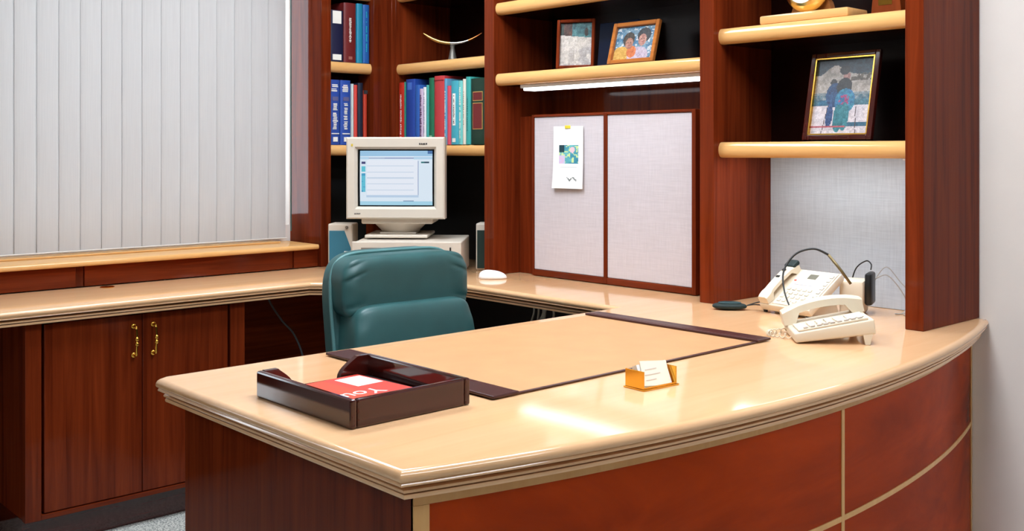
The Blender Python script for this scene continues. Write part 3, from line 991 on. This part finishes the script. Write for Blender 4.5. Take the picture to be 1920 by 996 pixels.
# clock on wooden base on the top right shelf
ck = thing('desk_clock', 'round brass clock on a maple base board on the top right shelf', 'clock', (2.437, -0.255, 1.6545))
bm = bmesh.new(); box(bm, -0.160, 0.150, -0.060, 0.060, 0.0, 0.028, bev=0.006)
finish('base', bm, maple('x'), ck, smooth='auto')
bm = bmesh.new(); prism(bm, [(-.085, .0285), (.060, .0285), (.050, .06), (.03, .085), (-.055, .085), (-.075, .06)], 'y', 0.004, 0.030)
finish('cradle', bm, wood('walnut', 'x', (120, 72, 36), (164, 106, 58), .4, .4, .2), ck)
bm = lathe(bmesh.new(), [(0.0, 0.036), (0.030, 0.034), (0.055, 0.026), (0.068, 0.016), (0.074, 0.006), (0.076, 0.0), (0.074, -0.01), (0.060, -0.02), (0.0, -0.022)], 40)
bm.transform(Matrix.Translation((-0.012, -0.020, 0.1055)) @ Matrix.Rotation(PI / 2, 4, 'X'))
finish('clock_case', bm, plain('pale_brass', (236, 206, 130), 0.22, 1.0), ck, smooth='auto')
bm = lathe(bmesh.new(), [(0.0, 0.0372), (0.028, 0.0352), (0.050, 0.029), (0.050, 0.028), (0.0, 0.03)], 40)
bm.transform(Matrix.Translation((-0.012, -0.0205, 0.1055)) @ Matrix.Rotation(PI / 2, 4, 'X'))
finish('dial', bm, PAPER, ck, smooth='auto')
wb = thing('wooden_block', 'red-brown wooden block behind the brass clock', 'block', (2.640, -0.150, 1.6545))
bm = bmesh.new(); prism(bm, [(-.050, 0), (.050, 0), (.036, .13), (-.010, .16), (-.036, .13)], 'y', -.035, .035)
finish('block_body', bm, wood('redwood', 'z', (110, 44, 18), (150, 70, 30), .4, .5, .2), wb)
finish('block_plate', B(-.024, .020, -.0365, -.0352, .04, .075), BRASS, wb)

# ================================================================ COMPUTER
D45 = math.radians(45)
case = thing('desktop_computer', 'beige horizontal desktop computer under the monitor', 'computer', (0.735, -0.530, 0.7503), D45)
finish('case_body', B(-.215, .215, -.19, .20, 0.004, .138, bev=.004), BEIGE, case)
finish('front_bezel', B(-.218, .218, -.205, -.1905, 0.004, .142, bev=.004), BEIGE, case)
for a, b, z in ((-.18, -.10, .112), (-.07, .00, .112), (.045, .13, .112), (-.18, -.10, .078), (-.07, .0, .078)):
    finish('drive_slot', B(a, b, -.2062, -.2045, z - .006, z + .006), BEIGE_D, case)
finish('power_button', B(.172, .178, -.2075, -.2045, .100, .120), BLACK, case)
for sx in (-.18, .18):
    for sy in (-.15, .15): finish('foot', lathe(bmesh.new(), [(0, 0), (.012, 0), (.014, .0045), (0, .0045)], 12, (sx, sy, 0)), BLACK, case)

mon = thing('crt_monitor', 'beige tube monitor showing a pale blue window on its screen', 'monitor', (0.612, -0.497, 0.8937), D45)
FY = -0.190   # front plane
def rect_loft(bm, secs):
    """secs: (y, x half width, z0, z1)"""
    rs = []
    for y, hw, z0, z1 in secs:
        rs.append([bm.verts.new(p) for p in ((-hw, y, z0), (hw, y, z0), (hw, y, z1), (-hw, y, z1))])
    for a, b in zip(rs, rs[1:]):
        for i in range(4): bm.faces.new((a[i], a[(i + 1) % 4], b[(i + 1) % 4], b[i]))
    bm.faces.new(rs[0][::-1]); bm.faces.new(rs[-1])
    return bm
Z0, Z1 = 0.080, 0.415
bm = rect_loft(bmesh.new(), [(FY + .082, .200, Z0 + .003, Z1 - .003), (FY + .12, .192, Z0 + .01, Z1 - .012), (FY + .22, .150, Z0 + .03, Z1 - .10), (FY + .36, .115, Z0 + .05, Z1 - .15)])
finish('rear_housing', bm, BEIGE, mon)
# bezel as a real frame round the tube
bz = bmesh.new()
hw = .202; iw, iz0, iz1 = .158, Z0 + .050, Z1 - .050
def frame_loft(bm, outer, inner):
    """ring of quads between matching rectangles lists [(y,x0,x1,z0,z1)...] forming a closed tube"""
    secs = outer + inner
    rs = []
    for y, x0, x1, z0, z1 in secs: rs.append([bm.verts.new(p) for p in ((x0, y, z0), (x1, y, z0), (x1, y, z1), (x0, y, z1))])
    n = len(rs)
    for k in range(n):
        a, b = rs[k], rs[(k + 1) % n]
        for i in range(4): bm.faces.new((a[i], a[(i + 1) % 4], b[(i + 1) % 4], b[i]))
    return bm
frame_loft(bz, [(FY + .081, -hw, hw, Z0, Z1), (FY + .006, -hw, hw, Z0, Z1), (FY, -hw + .006, hw - .006, Z0 + .006, Z1 - .006)],
           [(FY + .001, -iw - .010, iw + .010, iz0 - .010, iz1 + .010), (FY + .016, -iw, iw, iz0, iz1), (FY + .081, -iw, iw, iz0, iz1)])
finish('bezel', bz, BEIGE, mon)
# curved tube and glowing picture
NXs, NYs = 90, 70
def tube_pt(u, v, off=0.0):
    return ((u - .5) * 2 * iw, FY + .0165 + 0.012 * ((2 * u - 1) ** 2 + (2 * v - 1) ** 2) * .5 - off, iz0 + (iz1 - iz0) * v)
bm = bmesh.new()
vs = [[bm.verts.new(tube_pt(i / 12, j / 12)) for i in range(13)] for j in range(13)]
for j in range(12):
    for i in range(12): bm.faces.new((vs[j][i], vs[j][i + 1], vs[j + 1][i + 1], vs[j + 1][i]))
bmesh.ops.solidify(bm, geom=bm.faces[:], thickness=0.004)
finish('tube_face', bm, plain('tube_glass', (26, 30, 32), 0.08, coat=0.5), mon, smooth='auto')
mv, mf, cols = [], [], []
for j in range(NYs + 1):
    for i in range(NXs + 1):
        u, v = i / NXs, j / NYs
        mv.append(tube_pt(.030 + .945 * u, .025 + .95 * v, 0.0046))
for j in range(NYs):
    for i in range(NXs):
        a = j * (NXs + 1) + i
        mf.append((a, a + 1, a + NXs + 2, a + NXs + 1)); cols += list(lin(*screen_print((i + .5) / NXs, (j + .5) / NYs))) * 4
me = bpy.data.meshes.new('screen_picture'); me.from_pydata(mv, [], mf)
me.color_attributes.new('Col', 'FLOAT_COLOR', 'CORNER').data.foreach_set('color', cols)
me.materials.append(SCREEN)
link(bpy.data.objects.new('screen_picture', me), mon)
def marks(bm, x0, x1, z, hgt, y, n, seed):
    r = random.Random(seed); w = (x1 - x0) / n
    for i in range(n): box(bm, x0 + i * w, x0 + i * w + w * r.uniform(.6, .85), y, y + .002, z - hgt / 2 * r.uniform(.7, 1), z + hgt / 2 * r.uniform(.7, 1))
    return bm
finish('brand_mark', marks(bmesh.new(), .098, .132, Z1 - .028, .008, FY - .0006, 5, 1), BLACK, mon)
finish('model_mark', marks(bmesh.new(), -.168, -.142, Z0 + .022, .006, FY - .0006, 5, 2), plain('grey_ink', (100, 92, 88), .6), mon)
finish('power_lamp', B(-.181, -.174, FY - .001, FY + .001, Z1 - .038, Z1 - .028), plain('yellow_sticker', (206, 176, 50), .5), mon)
bm = bmesh.new(); box(bm, -.145, .150, FY + .030, FY + .24, Z0 - .022, Z0 + .02, bev=.006)
finish('chin', bm, BEIGE, mon)
bm = lathe(bmesh.new(), [(0, .020), (.075, .020), (.085, .030), (.105, .050), (.120, .062), (0, .062)], 36, (0, -.040, 0)); finish('swivel', bm, BEIGE, mon, smooth='auto')
bm = bmesh.new(); box(bm, -.130, .130, -.170, .09, 0.0006, .014, bev=.005); box(bm, -.075, .075, -.120, .04, .0142, .021, bev=.002)
finish('base_plate', bm, BEIGE, mon)

def speaker(loc, rotz, lab, gcol):
    t = thing('speaker', lab, 'speaker', loc, rotz, 'computer speakers')
    w, h, d = .105, .197, .10
    finish('cabinet', B(-w / 2, w / 2, -d / 2, d / 2, 0.0004, h, bev=.006), BEIGE, t)
    bm = bmesh.new()
    prism(bm, [(-.046, .008), (.046, .008), (.046, .095), (.018, .168), (-.046, .168)], 'y', -d / 2 - .0035, -d / 2 + .002)
    finish('grille', bm, gcol, t)
    finish('knob', lathe(bmesh.new(), [(0, .0), (.006, 0), (.006, .006), (0, .006)], 14), BEIGE_D, t, rot=(PI / 2, 0, 0), loc=(.028, -d / 2 - .0002, .182))
    finish('badge', B(.018, .034, -d / 2 - .0050, -d / 2 - .0034, .078, .083), WHITE_METAL, t)
    return t
speaker((.470, -.700, .7503), math.radians(42), 'beige speaker with blue-teal grille left of the monitor', plain('teal_grille', (44, 110, 132), .7, bump=.3, bscale=500))
speaker((.872, -.228, .7503), math.radians(40), 'beige speaker with grille coloured dark for shade beside the hutch post', plain('shaded_grille', (20, 44, 36), .7, bump=.3, bscale=500))  # same grille as the left one, shade put into its darker colour

ms = thing('computer_mouse', 'white computer mouse on the worktop in front of the hutch post', 'mouse', (1.130, -.440, .7503), math.radians(60))
def mouse_fn(x, y, z):
    return x, y, max(z, 0.0) * (1.0 - 0.25 * (x / .055))
bm = superell(bmesh.new(), .056, .031, .032, .8, .75, 20, 32, mouse_fn)
bmesh.ops.remove_doubles(bm, verts=bm.verts[:], dist=1e-5)
bmesh.ops.translate(bm, verts=bm.verts[:], vec=(0, 0, .0008))
finish('shell', bm, plain('white_plastic', (244, 240, 238), .4, vary=.01), ms, smooth=True)
finish('button_gap', T([(.020, 0, .0275), (.036, 0, .0215), (.048, 0, .013)], .0007, n=6), BEIGE_D, ms)

# ================================================================ CHAIR (faces +X)
ch = thing('office_chair', 'high-backed teal leather executive chair behind the desk', 'chair', (1.50, -1.125, FLOOR), math.radians(-3))
zf = 0.04
def lean(x, y, z): return (x - (z - .55) * .16, y, z)
def pil(x, y, z):
    # pillow: puckered pleats at both ends, softly pinched corners
    e = max(0.0, (abs(y) - .150) / .092)
    amp = .0075 * min(1, e * 1.6) * (1 - .25 * e)
    s = math.sin(z * 95 + abs(y) * 24)
    x2 = x + math.copysign(amp * s, x) if abs(x) > .012 else x
    x2 *= 1 - .10 * (y / .242) ** 4
    z2 = z + amp * .8 * s * (1 if z > 0 else .3) - .012 * abs(y / .242) ** 5 * (1 if z > 0 else -.4)
    return lean(x2 + .14 * z2 - .004, y, z2 + .858)
bm = superell(bmesh.new(), .064, .242, .104, .40, .26, 60, 140, pil)
finish('headrest', bm, LEATHER, ch, smooth=True)
def lowb(x, y, z):
    e = max(0.0, (abs(y) - .18) / .08)
    amp = .003 * min(1, e * 1.6)
    x2 = x + (amp * math.sin(z * 80 + abs(y) * 20) if x > .01 else 0)
    x2 *= 1 - .08 * (y / .26) ** 4
    return lean(x2 + .014, y * (1 + .10 * (.8 - z / .21) - .06), z + .606)
bm = superell(bmesh.new(), .080, .236, .205, .22, .24, 56, 96, lowb)
finish('back_cushion', bm, LEATHER, ch, smooth=True)
# outer shell behind the cushions with a piping edge
def shell_fn(x, y, z): return lean(x - .062, y, z + .675)
bm = superell(bmesh.new(), .040, .247, .295, .40, .30, 36, 72, shell_fn)
finish('back_shell', bm, LEATHER, ch, smooth=True)
loop = []
for i in range(64):
    a = 2 * PI * i / 64
    sg = lambda v, e: math.copysign(abs(v) ** e, v)
    loop.append(lean(-.030, 0.247 * sg(math.cos(a), .32), .675 + .290 * sg(math.sin(a), .36)))
finish('piping', tube(bmesh.new(), loop, .006, n=8, closed=True), LEATHER_L, ch, smooth=True)
bm = superell(bmesh.new(), .255, .262, .068, .45, .36, 28, 72, lambda x, y, z: (x + .195, y, z + .475 + .02 * (x / .25)))
finish('seat_cushion', bm, LEATHER, ch, smooth=True)
finish('seat_pan', B(.02, .40, -.21, .21, .395, .416, bev=.006), BLACK, ch)
finish('spine_bracket', T([(-.08, 0, .52), (-.06, 0, .42), (.03, 0, .40), (.16, 0, .396)], [.022, .026, .026, .02], n=12), BLACK, ch, smooth='auto')
finish('gas_lift', lathe(bmesh.new(), [(0, .10), (.030, .10), (.030, .25), (.018, .252), (.018, .394), (0, .394)], 20, (.19, 0, 0)), BLACK, ch, smooth='auto')
for i in range(5):
    a = 2 * PI * i / 5 + .3
    c, s = math.cos(a), math.sin(a)
    leg = finish('base_leg', T([(.19 + .02 * c, .02 * s, .115), (.19 + .15 * c, .15 * s, .10), (.19 + .26 * c, .26 * s, .075)], [.026, .021, .014], n=10), BLACK, ch, smooth='auto')
    bm = bmesh.new()
    for q in (-1, 1):
        cx, cy = 0.19 + .26 * c - s * .014 * q, .26 * s + c * .014 * q
        tube(bm, [(cx - s * -.008, cy + c * -.008, .029), (cx - s * .008, cy + c * .008, .029)], .028, n=18)
    finish('caster', bm, BLACK, leg, smooth='auto')

# ================================================================ DESK PAD, TRAY, CARDS
pad = thing('desk_pad', 'tan desk pad with dark leather side strips on the curved desk', 'desk pad', (2.32, -1.29, .7503))
px0, px1, py0, py1 = 2.018, 2.636, -1.768, -.790
bar('pad_sheet', plain('tan_pad', (196, 146, 100), .55, spec=.3, bump=.1, bscale=700, vary=.05), pad, px0 + .006, px1 - .006, py0 + .02, py1 - .02, .7504, .7525, bev=.0005)
for a, b, yy in ((py0, py0 + .072, 0), (py1 - .060, py1, 1)):
    f = bar('side_strip', LEATHER_STRIP, pad, px0, px1, a, b, .7528, .7590, bev=.002)
    bm = bmesh.new()
    e = b - .010 if yy == 0 else a + .010
    tube(bm, [(px0 + .01, e, .7591), (px1 - .01, e, .7591)], .0008, n=5)
    finish('stitching', bm, plain('thread', (110, 60, 50), .7), f, world=True)
bar('front_binding', LEATHER_STRIP, pad, px1 - .012, px1 - .002, py0 + .0725, py1 - .0605, .7526, .7545, bev=.0008)

tr = thing('letter_tray', 'dark mahogany letter tray with a scooped end on the desk corner', 'tray', (2.46, -1.961, .7503))
tx0, tx1, ty0, ty1, th_ = 2.287, 2.630, -2.103, -1.823, .0535
bar('tray_bottom', mahogany('x'), tr, tx0 + .010, tx1 - .010, ty0 + .010, ty1 - .010, .7504, .757)
bar('long_side', mahogany('x'), tr, tx0, tx1, ty0, ty0 + .014, .7504, .7503 + th_, bev=.004)
bar('long_side', mahogany('x'), tr, tx0, tx1, ty1 - .014, ty1, .7504, .7503 + th_, bev=.004)
bar('end_wall', mahogany('y'), tr, tx1 - .014, tx1, ty0 + .0142, ty1 - .0142, .7504, .7503 + th_, bev=.004)
pts = [(ty0 + .0142, .7504)]
pts += [(ty1 - .0142, .7504), (ty1 - .0142, .7503 + th_)]
ya, yb = ty0 + .0142 + .030, ty1 - .0142 - .028
hz = .7503 + th_
for i in range(9):
    t = i / 8; pts.append((yb - .045 * (0.5 - .5 * math.cos(PI * t)) - .0 + 0, hz - (th_ - .010) * (.5 - .5 * math.cos(PI * t)) if False else hz - (th_ - .010) * t ** 1.6 if t < 1 else hz - (th_ - .010)))
for i in range(9):
    t = 1 - i / 8; pts.append((ya + .036 * (0.5 - .5 * math.cos(PI * t)), hz - (th_ - .010) * t ** 1.6))
pts.append((ty0 + .0142, hz))
bm = bmesh.new(); prism(bm, pts, 'x', tx0, tx0 + .013)
finish('scooped_end', bm, mahogany('y'), tr, world=True)
fo = thing('folder', 'black folder lying flat in the mahogany letter tray', 'folder', (2.455, -1.963, .7573))
finish('folder_cover', B(-.150, .150, -.120, .120, 0, .004, bev=.0008), BLACK, fo)
mg = thing('magazine', 'red magazine with white lettering and a white label in the tray', 'magazine', (2.450, -1.962, .7616), math.radians(4))
finish('magazine_pages', B(-.135, .135, -.100, .100, 0.0002, .0045), PAPER, mg)
sheet('magazine_cover', .272, .202, 40, 30, lambda u, v: magazine_print(1 - u, v), MATTE, mg, (0, 0, .0050))
MWHITE = plain('white_ink', (250, 238, 230), .5)
# the cover reads towards the sitter at -X: text up is +X
lab = finish('address_label', B(-.120, -.040, .028, .094, .0052, .0056), MWHITE, mg)
text_mesh('cover_title', 'Your', .058, MWHITE, mg, (.010, -.012, .0053), (0, 0, -PI / 2))
bm = bmesh.new(); box(bm, .046, .053, -.09, .085, .0052, .0055)
finish('cover_rule', bm, MWHITE, mg)
finish('cover_line', marks(bmesh.new(), -.085, .085, 0, .012, 0, 14, 5), MWHITE, mg, loc=(.075, 0, .0052), rot=(-PI / 2, 0, PI / 2))

cd = thing('card_holder', 'brass business card holder with white cards on the curved desk', 'card holder', (2.764, -1.431, .7503), math.radians(86))
# local: front -Y (towards the visitor), width X
GOLD = plain('gold_plate', (240, 178, 70), .2, 1.0)
finish('base_plate', B(-.054, .054, -.030, .030, .0003, .003, bev=.0006), GOLD, cd)
for sx in (-1, 1):
    finish('side_plate', B(sx * .049 - .0015, sx * .049 + .0015, -.026, .028, .0032, .040, bev=.0006), GOLD, cd)
finish('front_lip', B(-.047, .047, -.0262, -.0246, .0032, .0065, bev=.0005), GOLD, cd)
bm = B(-.044, .044, -.0005, .014, 0, .050); bm.transform(Matrix.Translation((0, -.018, .0036)) @ Matrix.Rotation(-.42, 4, 'X'))
finish('card_stack', bm, PAPER, cd)
bm = B(-.044, .034, -.0010, -.0003, .0, .053); bm.transform(Matrix.Translation((.004, -.0195, .0036)) @ Matrix.Rotation(-.40, 4, 'X') @ Matrix.Rotation(.10, 4, 'Y'))
finish('front_card', bm, plain('cream_card', (248, 240, 220), .6), cd)
bm = bmesh.new()
for k, (a, b) in enumerate(((-.030, .004), (-.034, .012), (-.034, -.004))): box(bm, a, b, -.0016, -.0011, .036 - k * .011, .038 - k * .011)
bm.transform(Matrix.Translation((.004, -.0195, .0036)) @ Matrix.Rotation(-.40, 4, 'X'))
finish('card_print', bm, plain('pale_ink', (222, 206, 192), .6), cd)

# ================================================================ TELEPHONES
ZW = .7503
PH = Matrix
def wedge(bm, L, W, h0, h1, bev=.006, x0=0.0):
    vs = [bm.verts.new(p) for p in ((x0, -W / 2, 0.0), (x0 + L, -W / 2, 0.0), (x0 + L, W / 2, 0.0), (x0, W / 2, 0.0), (x0, -W / 2, h0), (x0 + L, -W / 2, h1), (x0 + L, W / 2, h1), (x0, W / 2, h0))]
    fs = [bm.faces.new([vs[i] for i in f]) for f in ((3, 2, 1, 0), (4, 5, 6, 7), (0, 1, 5, 4), (1, 2, 6, 5), (2, 3, 7, 6), (3, 0, 4, 7))]
    bmesh.ops.bevel(bm, geom=list({e for f in fs for e in f.edges}), offset=bev, segments=3, profile=.5, affect='EDGES')
    return bm
def handset(bm, L, w, t, arch):
    """handset along X: two earpieces joined by an arched grip"""
    n = 14; rings = []
    for i in range(n + 1):
        s = i / n; x = -L / 2 + L * s
        k = abs(2 * s - 1)
        drop = 0.0 if k < .60 else 1.0 if k > .70 else (k - .60) / .10
        zt = t + arch * (1 - k ** 2.2)
        zb = zt - (t * .62) - drop * (zt - t * .62)
        ww = w * (.80 + .20 * drop) * (1 if 0 < i < n else .86)
        rings.append([bm.verts.new(p) for p in ((x, -ww / 2, zb), (x, ww / 2, zb), (x, ww / 2, zt - .004), (x, ww / 2 - .005, zt), (x, -ww / 2 + .005, zt), (x, -ww / 2, zt - .004))])
    for a, b in zip(rings, rings[1:]):
        for i in range(6): bm.faces.new((a[i], a[(i + 1) % 6], b[(i + 1) % 6], b[i]))
    bm.faces.new(rings[0][::-1]); bm.faces.new(rings[-1])
    return bm
# front phone: local +X runs from the low (user) edge to the high edge
p1 = thing('desk_telephone', 'cream push-button telephone with its handset in the cradle, nearest the desk edge', 'telephone', (2.704, -.780, ZW), math.atan2(.66, .75))
TILT = Matrix.Rotation(-math.radians(7.5), 4, 'Y')
def p1part(name, bm, mat, parent=p1, extra=None, **k):
    if extra: bm.transform(extra)
    bm.transform(Matrix.Translation((0, .094, .0014)) @ TILT)
    return finish(name, bm, mat, parent, **k)
p1part('body', wedge(bmesh.new(), .205, .188, .026, .040, .005), CREAM, smooth='auto')
p1part('top_deck', wedge(bmesh.new(), .180, .100, .0055, .0065, .002), CREAM, extra=Matrix.Translation((.012, -.040, .0268)) @ Matrix.Rotation(-.068, 4, 'Y'))
SLOPE = Matrix.Translation((.012, -.040, .0333)) @ Matrix.Rotation(-.072, 4, 'Y')
for i in range(4):
    for j in range(3):
        p1part('key', B(.030 + i * .023, .046 + i * .023, -.036 + j * .020, -.022 + j * .020, 0, .0045, bev=.0015), plain('key_plastic', (226, 214, 196), .5), extra=SLOPE)
for i in range(9):
    p1part('line_button', B(.014 + i * .0175, .026 + i * .0175, -.0480, -.0405, 0, .004, bev=.001), plain('pale_grey_key', (206, 198, 190), .5), extra=SLOPE)
p1part('display', B(.130, .172, -.034, .026, 0, .003, bev=.001), plain('grey_paper_card', (222, 214, 200), .6), extra=SLOPE)
hs = p1part('handset', handset(bmesh.new(), .215, .054, .036, .018), CREAM, extra=Matrix.Translation((.100, .052, .0335)) @ Matrix.Rotation(-.072, 4, 'Y'), smooth='auto')
for sy in (-.086, .075):
    bm = bmesh.new(); rs = []
    for z, a in ((0.0, .006), (.030, .013)):
        rs.append([bm.verts.new(q) for q in ((.182 - a, sy - .007, z), (.182 + a, sy - .007, z), (.182 + a, sy + .007, z), (.182 - a, sy + .007, z))])
    for i in range(4): bm.faces.new((rs[0][i], rs[0][(i + 1) % 4], rs[1][(i + 1) % 4], rs[1][i]))
    bm.faces.new(rs[0][::-1]); bm.faces.new(rs[1])
    bm.transform(Matrix.Translation((0, .094, .0004)))
    finish('rear_foot', bm, CREAM, p1)
# coiled cord at its low end
path = []
turns = 11
for i in range(turns * 10 + 1):
    s = i / (turns * 10)
    c = Vector((-.006 - .050 * math.sin(s * PI), .150 - .090 * s, .0088))
    a = 2 * PI * turns * s
    path.append(c + Vector((math.cos(a) * .004, 0, math.sin(a) * .0062)))
finish('coiled_cord', T(path, .0018, n=6), CREAM, p1, smooth=True)

# second phone behind: display console tilted towards -Y, handset on its left
p2 = thing('console_telephone', 'cream console telephone with small display tilted up against the grey fabric panel', 'telephone', (2.425, -.325, ZW), math.radians(-8))
T2 = Matrix.Rotation(math.radians(33), 4, 'X')
def p2part(name, bm, mat, parent=p2, extra=None, **k):
    if extra: bm.transform(extra)
    bm.transform(Matrix.Translation((0, -.07, .006)) @ T2)
    return finish(name, bm, mat, parent, **k)
p2part('body', B(-.085, .110, 0, .185, 0, .026, bev=.006), CREAM, smooth='auto')
p2part('face_plate', B(-.035, .104, .008, .178, .0262, .0285, bev=.001), CREAM)
p2part('display', B(.010, .042, .138, .160, .0286, .0298, bev=.0005), plain('lcd', (112, 108, 92), .3))
p2part('red_lamp', B(-.030, -.022, .122, .127, .0286, .0300), plain('red_lens', (214, 60, 50), .3))
p2part('card_strip', B(-.018, .050, .106, .112, .0286, .0293), plain('lilac_strip', (190, 186, 206), .4))
for i in range(5):
    for j in range(4): p2part('key', B(-.026 + i * .020, -.014 + i * .020, .020 + j * .019, .030 + j * .019, .0286, .0315, bev=.001), plain('key_plastic', (226, 214, 196), .5))
for j in range(8): p2part('side_button', B(.086, .098, .018 + j * .019, .030 + j * .019, .0286, .0312, bev=.001), plain('pale_grey_key', (206, 198, 190), .5))
hh = p2part('handset', handset(bmesh.new(), .178, .040, .024, .008), CREAM, extra=Matrix.Translation((-.062, .092, .0265)) @ Matrix.Rotation(PI / 2, 4, 'Z'), smooth='auto')
p2part('ear_cap', B(-.082, -.042, .154, .188, .044, .060, bev=.006), BLACKGREEN)
for yy in (.094, .128): p2part('handset_button', B(-.070, -.056, yy, yy + .009, .0585, .0605, bev=.001), BLACK)
bm = bmesh.new(); prism(bm, [(.02, 0.0005), (.150, 0.0005), (.140, .030), (.060, .030)], 'x', -.05, .09)
bm.transform(Matrix.Translation((0, -.07, 0)))
finish('stand', bm, CREAM, p2)
for xx in (-.075, .09): finish('front_foot', lathe(bmesh.new(), [(0, .0003), (.006, .0003), (.008, .009), (0, .009)], 12, (xx, -.062, 0)), BLACK, p2)

# amplifier box behind, to the right, and the headset
am = thing('headset_amplifier', 'small cream amplifier box with black side behind the telephones', 'amplifier', (2.545, -.190, ZW), math.radians(20))
finish('case', B(-.042, .030, -.055, .045, .0004, .105, bev=.010), CREAM, am, smooth='auto')
finish('black_clip', B(.0302, .052, -.040, .038, .030, .128, bev=.007), BLACK, am, smooth='auto')
hd = thing('telephone_headset', 'black telephone headset with arched band hooked over the console telephone', 'headset', (2.47, -.33, ZW))
def hp(x, y, z): return (x - .0135 - 2.47, y - .0147 + .33, z - .016 - ZW)
band = [hp(2.505, -.455, .800), hp(2.470, -.435, .850), hp(2.452, -.410, .905), hp(2.470, -.375, .955), hp(2.510, -.340, .972), hp(2.545, -.315, .955)]
finish('headband', T(smoothpath(band, 8), [.0022 + .0016 * (i / 40) for i in range(41)], n=8), BLACK, hd, smooth=True)
finish('boom', T([hp(2.545, -.315, .955), hp(2.578, -.300, .910), hp(2.605, -.290, .870)], [.0042, .0045, .004], n=8), plain('bronze_boom', (120, 104, 70), .35, .6), hd, smooth=True)
ear = superell(bmesh.new(), .054, .028, .0105, .8, .8, 14, 28, lambda x, y, z: (x, y, z + .0112))
ep = thing('ear_pad', 'dark green-black foam ear pad lying on the worktop beside the hutch post', 'ear pad', (2.238, -.420, ZW), math.radians(38))
finish('foam', ear, BLACKGREEN, ep, smooth=True)
finish('ring', superell(bmesh.new(), .036, .019, .004, .6, .8, 10, 24, lambda x, y, z: (x, y, z + .0215)), plain('teal_ring', (30, 62, 66), .4), ep, smooth=True)
for k, (b) in enumerate(((2.335, -.352, .782), (2.352, -.392, .772))):
    pth = smoothpath([(2.282, -.388, .765), (2.310, -.372 - .012 * k, .770 + .006 * (1 - k)), b], 6)
    finish('cord', T([(p[0], p[1], p[2]) for p in pth], .0019, n=6), BLACK, ep, world=True, smooth=True)
cb = thing('telephone_cable', 'thin grey telephone cables looping down beside the grey fabric panel', 'cable', (2.66, -.10, ZW))
finish('cable_loop', T(smoothpath([(2.566, -.118, .850), (2.604, -.11, .866), (2.640, -.09, .82), (2.658, -.085, .775), (2.655, -.11, .7535), (2.640, -.13, .7530)], 8), .0018, n=6), plain('grey_cable', (176, 172, 166), .5), cb, world=True, smooth=True)
finish('cable_loop', T(smoothpath([(2.560, -.112, .840), (2.596, -.10, .890), (2.634, -.075, .84), (2.680, -.06, .79), (2.690, -.08, .7535), (2.660, -.12, .7532)], 8), .0016, n=6), plain('grey_cable', (176, 172, 166), .5), cb, world=True, smooth=True)
finish('plug', B(2.672, 2.700, -.138, -.120, .7506, .762, bev=.002), plain('grey_cable', (176, 172, 166), .5), cb, world=True)
db = finish('black_cable', T(smoothpath([(2.500, -.150, .815), (2.515, -.140, .880), (2.550, -.140, .908), (2.578, -.160, .902), (2.5835, -.172, .886)], 8), .0022, n=6), BLACK, smooth=True)
tag(db, 'short black cable arching behind the console telephone', 'cable')

# ================================================================ CABLES UNDER THE WORKTOPS
pc = finish('power_cord', T(smoothpath([(.40, -1.02, .698), (.40, -1.01, .64), (.43, -.97, .56), (.46, -.93, .50), (.48, -.90, .40), (.50, -.90, .25), (.52, -.92, .05), (.55, -.95, FLOOR + .004)], 8), .004, n=6), plain('grey_cord', (84, 86, 88), .5), smooth=True)
tag(pc, 'thin grey power cord hanging in the knee space left of the chair', 'cord')
cbn = thing('cable_bundle', 'bundle of pale computer cables hanging under the bridge worktop', 'cables', (1.27, -.32, .40))
for k in range(6):
    x = 1.22 + .022 * k; r = random.Random(k)
    pth = [(x, -.30 - .02 * r.random(), .694), (x + r.uniform(-.02, .02), -.31, .62), (x + r.uniform(-.03, .03), -.33, .52), (x + r.uniform(-.05, .05), -.30, .35), (x + r.uniform(-.08, .08), -.22, .12), (1.19 + .04 * k, -.12, FLOOR + .005)]
    finish('cable', T(smoothpath(pth, 6), .0042, n=6), plain('pale_cable', (196, 200, 190), .5), cbn, world=True, smooth=True)
pth = [(1.31, -.30, .694), (1.34, -.31, .660), (1.39, -.31, .646), (1.45, -.30, .655), (1.50, -.29, .694)]
finish('cable', T(smoothpath(pth, 6), .0045, n=6), plain('pale_cable', (196, 200, 190), .5), cbn, world=True, smooth=True)
